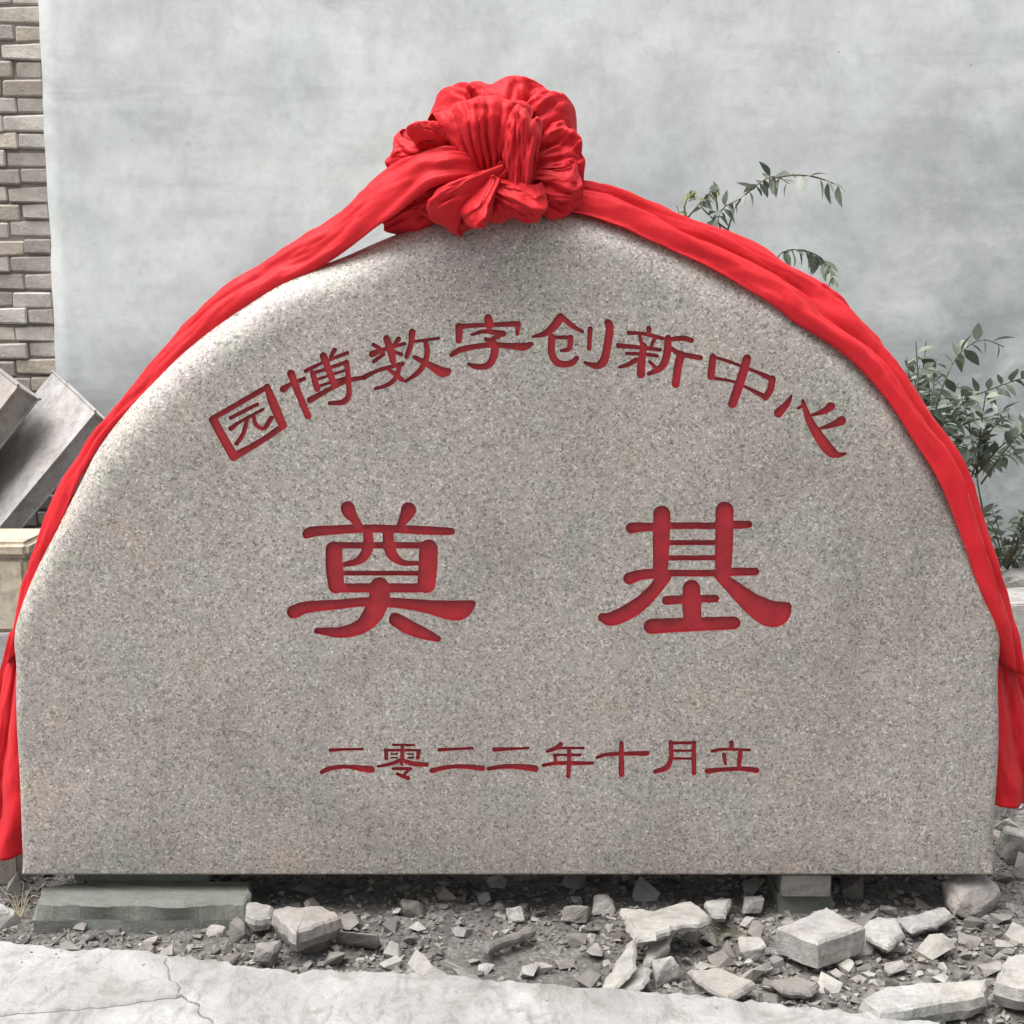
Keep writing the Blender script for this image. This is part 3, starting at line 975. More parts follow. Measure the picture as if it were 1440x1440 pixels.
def loop(p0, p1, w, depth, y0, y1, pleats, amp, seed, base_w=.22, back=.5, roll=0.0, tipw=1.0, nu=84, nv=60, crumple=.0095, gather=.75):
    """one loop of wide ribbon: gathered into pleats at its base p0, out to the tip p1 and back again behind"""
    B, T = P(p0[0], p0[1], y0), P(p1[0], p1[1], y1)
    ax = T - B
    L = ax.length
    ax.normalize()
    side = ax.cross(Vector((0, -1, 0))).normalized()
    fr = side.cross(ax).normalized()
    if fr.y > 0:
        fr = -fr
    side = (Matrix.Rotation(roll, 3, ax) @ side)
    fr = (Matrix.Rotation(roll, 3, ax) @ fr)
    W = w * 1.456e-3
    vs = []
    for i in range(nu):
        u = i / (nu - 1)
        su = math.sin(math.pi * u)
        al = su ** .85
        dp = .5 * depth * math.sin(2 * math.pi * u)
        if u > .5:
            dp *= 1.0
        ww = W * (base_w + (tipw - base_w) * su ** .8)
        fade = (1 - al) ** .5 * gather + (1 - gather)
        for j in range(nv):
            v = j / (nv - 1) - .5
            ph = pleats * math.pi * (v + .5) + 2.0 * fbm((v * 2.2, al * 1.2, seed), 2) + .5 * math.sin(seed * 5)
            pl = (ridge(ph) ** .8 - .55) * amp * (.35 + .65 * fade) * min(1, al * 5 + .15)
            pl += crumple * fbm((v * 4.5, u * 5.5, seed + 3), 4)
            pl += crumple * 2.2 * (.35 - abs(fbm((v * 2.2, u * 2.6, seed + 7), 2)))
            pl += crumple * 1.2 * (.3 - abs(fbm((v * 5.0 + u * 2, u * 4.4, seed + 17), 2)))
            sgn = 1 if u < .5 else -1
            curl = back * depth * (2 * v) ** 2 * al ** .5
            tip = 1 + .09 * fbm((v * 3.0, seed, 1.0), 2) - .16 * (2 * v) ** 2
            vs.append(B + ax * (L * al * tip) + side * (v * ww) + fr * (dp - curl * .8 + pl * (1 if sgn > 0 else .6)))
    fs = [(i * nv + j, i * nv + j + 1, (i + 1) * nv + j + 1, (i + 1) * nv + j) for i in range(nu - 1) for j in range(nv - 1)]
    return mesh("loop", vs, fs, True)

bow = cloth("bow", lobe((700, 285), (706, 180), 120, .13, .07, .08, 11, .3, 1.0, crumple=.006), ribbon, 0)
LOOPS = [
 # base, tip, width px, depth m, y at base, y at tip, pleats, amp, seed, options
 ((704, 258), (728, 110), 150, .10, .10, .13, 2, .016, 2.0, dict(back=.55, crumple=.013)),           # tall loop at the back
 ((692, 266), (678, 136), 140, .12, .01, .0, 7, .017, 3.0, dict(back=.6, base_w=.24, gather=.6)),      # pleated fan in front
 ((682, 238), (636, 122), 62, .09, .06, .06, 1, .012, 4.0, dict(roll=.7, crumple=.012)),            # upper left loop
 ((668, 206), (574, 179), 44, .06, .03, -.01, 1, .012, 5.0, dict(base_w=.8, tipw=.55, roll=.3)),       # left point
 ((655, 228), (545, 222), 66, .06, .07, .08, 1, .012, 6.0, dict(base_w=.4, roll=-.4)),                # lower left point
 ((706, 250), (790, 140), 84, .11, .08, .10, 2, .014, 7.0, dict(roll=-.5, crumple=.013)),            # right shoulder
 ((712, 240), (818, 212), 104, .12, .05, .07, 2, .016, 8.0, dict(roll=-.25, crumple=.014)),           # right lobe
 ((726, 296), (736, 152), 56, .07, -.03, -.05, 2, .014, 9.0, dict(base_w=.55, back=.8, crumple=.012)),  # upright roll in front
 ((722, 256), (812, 274), 92, .10, .0, .04, 2, .015, 10.0, dict(roll=.35, crumple=.013)),            # lower right pocket
 ((710, 236), (606, 304), 56, .09, -.045, -.025, 1, .012, 11.0, dict(back=.9, roll=.5, base_w=.35)),    # lower left puff
 ((700, 250), (660, 318), 46, .08, -.055, -.05, 1, .012, 12.0, dict(back=.9, roll=-.4, base_w=.4)),      # low puff
 ((690, 262), (764, 296), 62, .09, -.05, -.03, 1, .013, 13.0, dict(back=.8, roll=.3, base_w=.35)),      # low right puff
 ((690, 256), (590, 290), 60, .07, .03, .03, 2, .012, 15.0, dict(base_w=.5)),
 ((700, 246), (716, 308), 74, .07, .0, -.01, 2, .012, 16.0, dict(base_w=.5, back=.6)),
 ((676, 262), (542, 318), 60, .07, .05, .08, 2, .012, 14.0, dict(base_w=.4)),                       # dark end under the sash
]
for a in LOOPS:
    me = loop(*a[:9], **a[9])
    o = cloth("loop", me, bow, .0016)

# ------------------------------------------------------------------ stones
def hull_rock(seed, n=13, sx=1, sy=1, sz=1, ball=False):
    r = random.Random(seed)
    bm = bmesh.new()
    for _ in range(n):
        v = Vector((r.uniform(-1, 1), r.uniform(-1, 1), r.uniform(-1, 1)))
        m = max(abs(c) for c in v)
        if ball:
            v = v.normalized() * r.uniform(.86, 1.08)
        else:
            v *= (r.uniform(.75, 1.0) / max(m, .3)) ** .8
        bm.verts.new((v.x * sx * .5, v.y * sy * .5, v.z * sz * .5))
    res = bmesh.ops.convex_hull(bm, input=bm.verts[:])
    bmesh.ops.delete(bm, geom=[e for e in res["geom_interior"] if isinstance(e, bmesh.types.BMVert)], context='VERTS')
    loose = [v for v in bm.verts if not v.link_faces]
    bmesh.ops.delete(bm, geom=loose, context='VERTS')
    return bm

def roughen(bm, cuts, amp, scale, seed, bev=.0):
    if bev:
        bmesh.ops.bevel(bm, geom=bm.edges[:], offset=bev, segments=1, affect='EDGES')
    bmesh.ops.triangulate(bm, faces=bm.faces[:])
    bmesh.ops.subdivide_edges(bm, edges=bm.edges[:], cuts=cuts, use_grid_fill=True)
    bm.normal_update()
    for v in bm.verts:
        v.co += v.normal * amp * fbm((v.co.x * scale, v.co.y * scale, v.co.z * scale + seed), 4)

def slab(name, top_px, z, thick, mat, label, cat, group=None, tilt=(0, 0), seed=0, rag_amp=.004, batter=.1, parent=None):
    """broken plate: its top outline read from the photo at height z, with chipped edges and real thickness"""
    pts = [G(x, y, z) for x, y in top_px]
    c = sum(pts, Vector()) / len(pts)
    rel = [Vector(((p - c).x, (p - c).y)) for p in pts]
    if sum(a.x * b.y - b.x * a.y for a, b in zip(rel, rel[1:] + rel[:1])) < 0:
        rel = rel[::-1]
    pl = ragged(rel + rel[:1], rag_amp * 1.5, seed, .008)[:-1]
    n = len(pl)
    rings_ = [(inset(pl, .005), 0), (pl, -.005), ([q * (1 + batter * .5) for q in pl], -thick * .55), ([q * (1 - batter) for q in pl], -thick)]
    vs, fs = [], []
    for q, zz in rings_:
        for p in q:
            vs.append((p.x + .003 * fbm((p.x * 40, p.y * 40, zz * 40 + seed), 3), p.y + .003 * fbm((p.x * 40, p.y * 40, zz * 40 + seed + 5), 3), zz + .003 * fbm((p.x * 22, p.y * 22, seed), 3) + tilt[0] * p.x + tilt[1] * p.y))
    for r in range(3):
        for i in range(n):
            j = (i + 1) % n
            fs.append((r * n + i, (r + 1) * n + i, (r + 1) * n + j, r * n + j))
    fs.append(tuple(range(n)))
    fs.append(tuple(3 * n + i for i in reversed(range(n))))
    o = link(name, mesh(name, vs, fs), mat, parent, c)
    if label:
        tag(o, label, cat, group)
    return o

def rock(name, px, py, w, h, mat, label, seed, z=None, d=None, group=None, cat="rock", rz=0, n=16, sink=.12, Y=None):
    """one boulder: px,py = foot of its front in the photo, w,h in photo pixels"""
    g = G(px, py, 0 if z is None else z) if Y is None else P(px, py, Y)
    scale = (g - _cam).dot(_fwd) / F_PX
    W, H = w * scale, h * scale
    D = d or W * .8
    bm = hull_rock(seed, n, W, D, H, n > 18)
    roughen(bm, 2, min(W, H) * .06, 3.0 / W, seed, W * .03)
    me = bm_mesh(name, bm)
    zb = min(v.co.z for v in me.vertices)
    o = link(name, me, mat, None, (g.x, g.y + D * .45, g.z - zb - H * sink), (0, 0, rz))
    tag(o, label, cat, group)
    return o

# the supports
def wedge():
    tp = [(54, 1266), (60, 1247), (110, 1240), (352, 1238), (352, 1256), (344, 1264), (322, 1266), (290, 1271), (262, 1277), (240, 1279), (214, 1274), (190, 1268), (168, 1272), (140, 1276), (118, 1272), (96, 1269), (74, 1273)]
    tp = [(x, 1270 + (y - 1270) * .5 if y > 1263 else y) for x, y in tp]
    o = slab("support_slab", tp, .062, .066, M_GREEN, "grey-green rough stone slab with a wavy broken edge wedged under the granite stone", "stone slab", seed=3, rag_amp=.002, batter=.02)
    yf = min(v.co.y for v in o.data.vertices)
    for v in o.data.vertices:
        if v.co.y < yf + .075:
            k = min(1, max(0, (-v.co.z - .004) / .012))
            v.co.y += (yf + .012 + .006 * fbm((v.co.x * 12, v.co.z * 20, 1), 3) - v.co.y) * k
    return o
wedge()
def box_thing(name, c, size, mat, label, cat, rz=0, seed=0, group=None, rx=0, ry_=0, jit=.003, bev=.005, rough=.0015):
    r = random.Random(seed)
    bm = bmesh.new()
    bmesh.ops.create_cube(bm, size=1)
    for v in bm.verts:
        v.co = Vector((v.co.x * size[0] + r.uniform(-jit, jit), v.co.y * size[1] + r.uniform(-jit, jit), v.co.z * size[2] + r.uniform(-jit, jit)))
    bmesh.ops.bevel(bm, geom=bm.edges[:], offset=bev, segments=2, affect='EDGES')
    roughen(bm, 2, rough, 30, seed)
    o = link(name, bm_mesh(name, bm), mat, None, c, (rx, ry_, rz))
    if label:
        tag(o, label, cat, group)
    return o
pL = G(160, 1250, .062)
gap = bottom_z - .062
box_thing("packing_block", (pL.x + .05, .13, .060 + gap / 2), (.30, .14, gap + .002), M_GREEN, "flat grey packing block between the grey-green slab and the granite stone", "block", seed=5, jit=.001, bev=.003, rough=.0005)
pR = P(1130, 1254, .03)
hb = bottom_z - .048
box_thing("support_block", (pR.x, .085, .048 + hb / 2), (.108, .16, hb + .001), M_RUBBLE, "small squared grey block holding up the granite stone near the pale square block", "block", seed=6, jit=.001, bev=.003, rough=.0006)
box_thing("support_brick", (pR.x + .005, .105, .016), (.115, .15, .066), M_GREEN, "low flat brick in the dirt under the small squared grey block", "brick", seed=7)

# plates and blocks read one by one from the photo
slab("stone_plate", [(382, 1276), (402, 1270), (452, 1268), (476, 1283), (478, 1288), (416, 1318), (408, 1312)], .075, .045, M_PINK, "flat pinkish five-sided stone plate beside the grey-green slab", "stone", seed=11, tilt=(0, -.10))
slab("stone_chip", [(346, 1270), (362, 1268), (384, 1274), (380, 1288), (358, 1291), (345, 1284)], .055, .03, M_PALE, "small white stone chip against the end of the grey-green slab", "stone", seed=12)
slab("jagged_plate", [(875, 1268), (890, 1270), (918, 1275), (958, 1262), (972, 1262), (1000, 1290), (985, 1301), (960, 1300), (945, 1303), (942, 1312), (922, 1320), (897, 1322), (884, 1300)], .075, .022, M_PALE, "jagged pale concrete plate with a notched edge leaning on rubble", "concrete plate", seed=13, tilt=(.06, -.12))
slab("concrete_shard", [(922, 1316), (945, 1311), (940, 1330), (915, 1346), (904, 1350), (908, 1335)], .045, .02, M_PALE, "narrow pale concrete shard below the jagged plate", "concrete plate", seed=14, tilt=(.1, .1))
slab("square_block", [(1092, 1304), (1162, 1275), (1216, 1303), (1152, 1327)], .075, .055, M_PALE, "pale square concrete block with darker sides lying before the granite stone", "block", seed=15, rag_amp=.002, batter=.02)
slab("stone_plate", [(1212, 1300), (1234, 1288), (1262, 1292), (1273, 1312), (1250, 1330), (1218, 1314)], .045, .02, M_PALE, "pale cracked stone plate next to the square block", "stone", seed=16)
slab("stone_plate", [(1262, 1290), (1328, 1274), (1340, 1284), (1318, 1298), (1282, 1306)], .035, .016, M_PALE, "thin pale stone plate at the foot of the rounded boulder", "stone", seed=17)
slab("long_slab", [(1212, 1402), (1250, 1384), (1320, 1380), (1388, 1379), (1384, 1398), (1350, 1406), (1290, 1414), (1240, 1420)], .055, .042, M_PALE, "long curved pale concrete slab lying at the broken pavement edge", "concrete slab", seed=18, rag_amp=.003, tilt=(.02, 0))
slab("broken_slab", [(1398, 1378), (1416, 1343), (1470, 1340), (1520, 1352), (1500, 1388), (1440, 1388)], .07, .05, M_PALE, "thick pale broken slab beside the long curved one", "concrete slab", seed=19)
slab("stone_plate", [(970, 1362), (1010, 1360), (1062, 1380), (1050, 1388), (1024, 1400), (985, 1378)], .035, .02, M_RUBBLE, "flat grey stone plate lying beside the narrow chunk near the pavement", "stone", seed=20)
slab("stone_plate", [(1085, 1378), (1120, 1370), (1152, 1382), (1140, 1392), (1100, 1391)], .03, .018, M_RUBBLE, "thin flat grey stone plate below the square block", "stone", seed=21)
slab("stone_plate", [(990, 1265), (1028, 1262), (1020, 1285), (1000, 1283)], .04, .02, M_RUBBLE, "small flat grey stone behind the jagged plate", "stone", seed=22)
slab("curved_shard", [(850, 1368), (880, 1338), (896, 1334), (893, 1362), (868, 1380), (846, 1382)], .05, .012, M_PALE, "thin white curved shard next to the jagged plate at the pavement edge", "shard", seed=23, tilt=(.25, .2))
slab("tile_shard", [(862, 1382), (900, 1360), (918, 1366), (905, 1384), (878, 1392)], .028, .012, M_PALE, "flat pale shard lying below the thin white curved one", "shard", seed=24, tilt=(.1, .05))
rock("boulder", 1374, 1296, 94, 72, M_PINK, "rounded pinkish-grey boulder at the right foot of the granite stone", 31, z=0, n=34, rz=.3)
rock("chunk", 940, 1390, 46, 50, M_PALE, "upright pale concrete chunk below the jagged plate", 33, z=0)
rock("chunk", 1062, 1286, 40, 26, M_PALE, "small pale rounded stone in front of the dark gap left of the square block", 34, z=.01)
rock("chunk", 1014, 1287, 30, 24, M_RUBBLE, "small grey rounded stone in the shade behind the jagged plate", 35, z=.01)
rock("chunk", 336, 1328, 40, 36, M_RUBBLE, "grey angular stone between the grey-green slab and the pavement", 36, z=0)
rock("chunk", 375, 1362, 44, 40, M_RUBBLE, "wedge-shaped grey stone at the pavement edge below the pinkish plate", 37, z=0)
rock("chunk", 302, 1320, 36, 18, M_PINK, "low brownish stone touching the end of the grey-green slab", 38, z=0)
rock("chunk", 440, 1345, 52, 30, M_RUBBLE, "broken brown stone lying below the pinkish plate", 39, z=0)
rock("chunk", 500, 1345, 70, 36, M_RUBBLE, "reddish-brown clod in the rubble before the dark gap", 40, z=0)
rock("chunk", 1060, 1352, 40, 34, M_RUBBLE, "grey stone beside the pale square block", 41, z=0)
rock("chunk", 1220, 1345, 30, 34, M_PALE, "small upright pale stone at the corner of the square block", 42, z=0)
rock("chunk", 1262, 1350, 40, 28, M_PALE, "pale stone in front of the cracked plate", 43, z=0)
rock("chunk", 580, 1292, 46, 30, M_RUBBLE, "grey stone in the shadow under the middle of the granite stone", 44, z=0)
rock("chunk", 725, 1300, 30, 26, M_PALE, "pale lump by the hollow in the dirt", 45, z=0)
rock("chunk", 812, 1300, 44, 36, M_RUBBLE, "grey stone at the edge of the dark gap left of the jagged plate", 46, z=0)
rock("chunk", 850, 1290, 36, 32, M_PALE, "pale-topped stone at the edge of the dark gap beside the jagged plate", 47, z=0)
rock("chunk", 8, 1325, 34, 42, M_PALE, "pale stone lump on the left end of the concrete pavement", 48, z=.03)
slab("flat_stick_stone", [(676, 1326), (742, 1302), (750, 1306), (686, 1333)], .03, .02, M_RUBBLE, "long narrow brown stone lying aslant by the hollow", "stone", seed=49)
slab("flat_shard", [(620, 1352), (634, 1350), (678, 1374), (664, 1376)], .025, .012, M_RUBBLE, "narrow grey shard at the pavement edge left of the hollow", "shard", seed=50)

# loose rubble: shared meshes, each stone an object of its own
rr = random.Random(77)
BASE_R = []
for k in range(14):
    bm = hull_rock(100 + k, rr.choice((9, 11, 13)), 1, rr.uniform(.6, 1), rr.uniform(.35, .8))
    me = bm_mesh("rubble_stone", bm)
    me.materials.append(M_RUBBLE)
    BASE_R.append(me)
taken = []
MARKS = [(G(200, 1300), "the grey-green slab"), (G(425, 1315), "the pinkish plate"), (G(520, 1345), "the reddish-brown clod"), (G(600, 1290), "the stone in the middle shadow"), (G(650, 1365), "the narrow grey shard"), (G(720, 1320), "the long narrow brown stone"), (G(830, 1300), "the pale-topped stone"), (G(870, 1370), "the white curved shard"), (G(940, 1300), "the jagged plate"), (G(1020, 1385), "the flat plate near the pavement"), (G(1045, 1290), "the small rounded stones"), (G(1130, 1262), "the squared support block"), (G(1150, 1320), "the pale square block"), (G(1240, 1320), "the cracked plate"), (G(1300, 1300), "the thin plate"), (G(1375, 1290), "the rounded boulder"), (G(1300, 1400), "the long curved slab"), (G(1440, 1375), "the thick broken slab")]
def pave_y(x):
    e = edge
    for a, b in zip(e[:-1], e[1:]):
        if a.x <= x <= b.x:
            return a.y + (b.y - a.y) * (x - a.x) / max(b.x - a.x, 1e-6)
    return e[0].y if x < e[0].x else e[-1].y
def scatter(n, xr, yr, sizes, label, group, seed, clear=.6, strip_=True):
    r = random.Random(seed)
    made = tries = 0
    while made < n and tries < n * 60:
        tries += 1
        x = r.uniform(*xr)
        y = r.uniform(*yr)
        s = sizes[0] + (sizes[1] - sizes[0]) * r.random() ** 2.2
        if strip_ and y - s * .6 < pave_y(x) + .005:
            continue
        if abs(x - .02) < .17 and -.30 < y < -.12 and r.random() < .8:
            continue
        if any((x - a) ** 2 + (y - b) ** 2 < (clear * (s + c)) ** 2 for a, b, c in taken):
            continue
        taken.append((x, y, s * .5))
        o = link("rubble_stone", r.choice(BASE_R), None, None, (x, y, ground_z(x, y) + s * .16), (r.uniform(-.4, .4), r.uniform(-.4, .4), r.uniform(0, 6.28)))
        o.scale = (s, s, s * r.uniform(.7, 1.1))
        if strip_:
            near = min(MARKS, key=lambda m_: (m_[0].x - x) ** 2 + (m_[0].y - y) ** 2)[1]
            word = "tiny" if s < .024 else "small" if s < .036 else "fist-sized" if s > .05 else "mid-sized"
            tag(o, "%s angular rubble stone in the dirt by %s" % (word, near), "stone", "%s rubble stones by %s" % (word, near))
        else:
            tag(o, label, "stone", group)
        made += 1
for o in list(COL.objects):
    if o.parent is None and o.type == 'MESH' and o.get("category") in ("stone", "rock", "block", "shard", "concrete plate", "concrete slab", "stone slab"):
        b_ = [o.matrix_basis @ Vector(c) for c in o.bound_box]
        w_ = max(v.x for v in b_) - min(v.x for v in b_)
        h_ = max(v.y for v in b_) - min(v.y for v in b_)
        xm, ym = sum(v.x for v in b_) / 8, sum(v.y for v in b_) / 8
        kx = max(1, int(w_ / max(h_, .03)))
        for i in range(kx):
            taken.append((xm - w_ / 2 + w_ * (i + .5) / kx, ym, min(w_ / kx, h_) * .5))
scatter(34, (.30, 1.22), (-.47, -.01), (.05, .085), "", "", 15, .5)
scatter(16, (-.55, .30), (-.30, .0), (.045, .075), "", "", 16, .5)
scatter(210, (-1.05, 1.25), (-.52, .02), (.016, .062), "small angular rubble stone in the dirt between the pavement and the granite stone", "rubble stones along the foot of the granite stone", 5)
scatter(50, (-.85, .95), (.02, .28), (.03, .075), "rubble stone in the dark hollow beneath the granite stone", "rubble stones under the granite stone", 6, strip_=False)
scatter(60, (1.0, 1.65), (.10, 1.3), (.04, .13), "grey rubble stone in the bank beside the right-hand ribbon tail", "rubble stones beside the right ribbon tail", 7, strip_=False)
scatter(30, (-1.75, -1.05), (.0, 1.1), (.04, .11), "grey rubble stone in the bank beside the left-hand ribbon tail", "rubble stones beside the left ribbon tail", 8, strip_=False)

# gravel nobody could count
def gravel():
    r = random.Random(9)
    protos = []
    for k in range(6):
        bm = hull_rock(300 + k, 8, 1, .8, .6)
        bm.verts.index_update()
        protos.append(([v.co.copy() for v in bm.verts], [[v.index for v in f.verts] for f in bm.faces]))
        bm.free()
    vs, fs = [], []
    def add(x, y, s, z=None):
        pv, pf = r.choice(protos)
        b = len(vs)
        m = Matrix.Rotation(r.uniform(0, 6.28), 3, 'Z') @ Matrix.Rotation(r.uniform(-.6, .6), 3, 'X')
        zz = (ground_z(x, y) if z is None else z) + s * .12
        for p in pv:
            q = m @ (p * s)
            vs.append((q.x + x, q.y + y, q.z + zz))
        fs.extend([tuple(b + i for i in f) for f in pf])
    k = 0
    while k < 9000:
        x, y = r.uniform(-1.2, 1.45), r.uniform(-.55, .35)
        s = .004 + .022 * r.random() ** 2.2
        if y < pave_y(x) + .006:
            continue
        if abs(x - .02) < .15 and -.28 < y < -.13 and r.random() < .75:
            continue
        add(x, y, s)
        k += 1
    for _ in range(900):
        x, y = r.choice((r.uniform(.2, 1.3), r.uniform(-.7, 1.3))), r.uniform(-.5, .05)
        s = .014 + .022 * r.random() ** 1.6
        if y - s * .6 > pave_y(x) and not (abs(x - .02) < .17 and -.3 < y < -.12):
            add(x, y, s)
    for _ in range(1600):
        x = r.choice((r.uniform(.95, 1.8), r.uniform(-1.9, -.95)))
        add(x, r.uniform(.1, 2.1), .01 + .03 * r.random() ** 2)
    for _ in range(90):                                        # crumbs spilt on the concrete near its edge
        x = r.uniform(-1.0, 1.0)
        y = pave_y(x) - abs(r.gauss(0, .05)) - .01
        add(x, y, .003 + .006 * r.random() ** 2, PAVE_Z)
    return mesh("gravel", vs, fs)
gr = link("gravel", gravel(), M_GRAVEL)
gr["kind"] = "stuff"
tag(gr, "loose grey-brown gravel and crumbs strewn over the dirt", "gravel")

# ------------------------------------------------------------------ things standing about
def oriented_slab(name, A, B, C, thick, length, mat, label, cat, seed, group=None):
    """stone slab leaning on the wall: A, B its top edge, C a point further down its face"""
    e1 = (B - A)
    w = e1.length
    e1.normalize()
    e2 = (C - B)
    e2 -= e1 * e2.dot(e1)
    e2.normalize()
    e3 = e1.cross(e2).normalized()
    if e3.y < 0:
        e3 = -e3
    bm = bmesh.new()
    bmesh.ops.create_cube(bm, size=1)
    r = random.Random(seed)
    for v in bm.verts:
        c = v.co
        v.co = e1 * ((c.x + .5) * w) + e2 * ((c.y + .5) * length) + e3 * ((c.z + .5) * thick) + Vector((r.uniform(-.004, .004), r.uniform(-.004, .004), r.uniform(-.004, .004)))
    bmesh.ops.bevel(bm, geom=bm.edges[:], offset=.006, segments=2, affect='EDGES')
    o = link(name, bm_mesh(name, bm), mat, None, A)
    tag(o, label, cat, group)
    return o
oriented_slab("leaning_slab", P(75, 525, 2.20), P(132, 579, 1.86), P(30, 747, 1.66), .070, 1.05, M_LILAC, "pale lilac-grey stone slab leaning aslant against the brick wall edge", "stone slab", 61)
oriented_slab("leaning_slab", P(-40, 492, 2.20), P(26, 542, 1.84), P(-76, 712, 1.64), .085, 1.05, M_PINK, "brownish stone slab leaning on the brick wall behind the cream block", "stone slab", 62)

cb = empty("cream_block", P(20, 890, 1.20))
tag(cb, "cream sandstone block with a moulded cap on top of a grey block", "stone block")
z0, z1, z2 = P(20, 890, 1.2).z, P(20, 785, 1.2).z, P(20, 762, 1.2).z
x1_ = P(42, 820, 1.2).x
def part_box(name, lo, hi, mat, parent, bev, seed=0):
    bm = bmesh.new()
    bmesh.ops.create_cube(bm, size=1)
    c = (Vector(lo) + Vector(hi)) / 2
    for v in bm.verts:
        v.co = Vector((v.co.x * (hi[0] - lo[0]), v.co.y * (hi[1] - lo[1]), v.co.z * (hi[2] - lo[2])))
    bmesh.ops.bevel(bm, geom=bm.edges[:], offset=bev, segments=3, affect='EDGES')
    roughen(bm, 1, .0015, 25, seed)
    return link(name, bm_mesh(name, bm), mat, parent, c - parent.location)
part_box("block_body", (x1_ - .42, 1.2, z0), (x1_ - .012, 1.45, z1), M_CREAM, cb, .012, 1)
part_box("cap", (x1_ - .43, 1.19, z1 - .001), (x1_, 1.46, z2), M_CREAM, cb, .014, 2)
zb = ground_z(x1_ - .2, 1.3) - .03
box_thing("grey_block", (x1_ - .25, 1.33, (z0 + zb) / 2 - .001), (.44, .28, z0 - zb), M_LILAC, "grey stone block standing on the rubble under the cream sandstone block", "stone block", seed=64)
pc = G(12, 1252, 0)
box_thing("corner_block", (pc.x - .045, pc.y + .10, .035), (.115, .13, .13), M_RUBBLE, "brownish-grey stone block under the left-hand ribbon tail", "stone block", seed=65)
# right-hand side
pw_ = P(1412, 868, 1.35)
zt_ = P(1425, 850, 1.35).z
box_thing("white_block", (pw_.x + .17, 1.50, zt_ / 2 - .04), (.30, .26, zt_ + .08), M_PALE, "pale bluish-grey stone block with a white top edge beside the right-hand ribbon", "stone block", seed=66, rz=-.10, ry_=-.07)
rock("boulder", 1432, 905, 100, 110, M_PALE, "pale boulder below the shrub in front of the plastered wall", 67, Y=1.72, n=22, sink=.0)
rock("boulder", 1490, 900, 90, 100, M_RUBBLE, "dark mossy boulder next to the pale boulder by the plastered wall", 68, Y=1.95, n=20, sink=.0)
for i, (px, py, w, h) in enumerate(((1418, 1160, 60, 36), (1436, 1215, 70, 56), (1410, 1190, 34, 24), (1445, 985, 56, 34), (1420, 1178, 40, 22))):
    rock("rubble_chunk", px, py, w, h, (M_PINK, M_PALE)[i % 2], ["flat pinkish rubble chunk under the hem of the right-hand ribbon tail", "large pale rubble chunk lying outside the right foot of the granite stone", "small pinkish chunk wedged against the right edge of the granite stone", "pale rubble chunk half hidden behind the right-hand ribbon tail", "thin pinkish chunk beside the large pale one by the granite stone"][i], 80 + i, z=.0)

for i, (px, py, w, h, lb) in enumerate(((1422, 948, 40, 30, "pale stone leaning at the foot of the bluish-grey block"), (1452, 960, 60, 44, "rounded pale stone in front of the bluish-grey block"), (1408, 930, 22, 18, "small pale stone between the ribbon tail and the bluish-grey block"), (1475, 930, 60, 50, "large pale stone against the side of the bluish-grey block"))):
    rock("rubble_chunk", px, py, w, h, M_PALE, lb, 180 + i, z=.04, n=22)

# ------------------------------------------------------------------ plants behind the stone
M_LEAF = mat_leaf("grey_green_leaf", [(0, (.075, .095, .070)), (.4, (.13, .16, .118)), (.75, (.20, .23, .18)), (1, (.29, .32, .27))])
M_LEAF_Y = mat_leaf("yellow_green_leaf", [(0, (.12, .14, .05)), (1, (.22, .24, .12))])
def leaf_mesh(name, wid, mat, fold=.25, droop=.15):
    vs, fs = [], []
    prof = [0, .55, .95, 1.0, .8, .45, 0]
    n = len(prof)
    for i, p in enumerate(prof):
        t = i / (n - 1)
        z = -droop * t * t
        vs += [(-p * wid / 2, t, z + fold * p * wid / 2), (0, t, z), (p * wid / 2, t, z + fold * p * wid / 2)]
    for i in range(n - 1):
        a = i * 3
        fs += [(a, a + 1, a + 4, a + 3), (a + 1, a + 2, a + 5, a + 4)]
    me = mesh(name, vs, fs, True)
    me.materials.append(mat)
    return me
LEAF_A = [leaf_mesh("leaf", w, M_LEAF, f, d) for w, f, d in ((.44, .3, .2), (.54, .2, .1), (.38, .4, .3))]
LEAF_Y = [leaf_mesh("leaf", .36, M_LEAF_Y, .3, .2)]
def tube(paths, sides=6):
    vs, fs = [], []
    for pts, r0, r1 in paths:
        C_ = catmull([tuple(p) for p in pts], max(6, len(pts) * 5)) if len(pts) > 2 else np.array([tuple(p) for p in pts])
        b = len(vs)
        for i, c in enumerate(C_):
            d = Vector(C_[min(i + 1, len(C_) - 1)] - C_[max(i - 1, 0)]).normalized()
            s1 = d.orthogonal().normalized()
            s2 = d.cross(s1)
            r = r0 + (r1 - r0) * i / (len(C_) - 1)
            for k in range(sides):
                a = 2 * math.pi * k / sides
                vs.append(Vector(c) + s1 * (math.cos(a) * r) + s2 * (math.sin(a) * r))
        for i in range(len(C_) - 1):
            for k in range(sides):
                k2 = (k + 1) % sides
                fs.append((b + i * sides + k, b + i * sides + k2, b + (i + 1) * sides + k2, b + (i + 1) * sides + k))
    return vs, fs
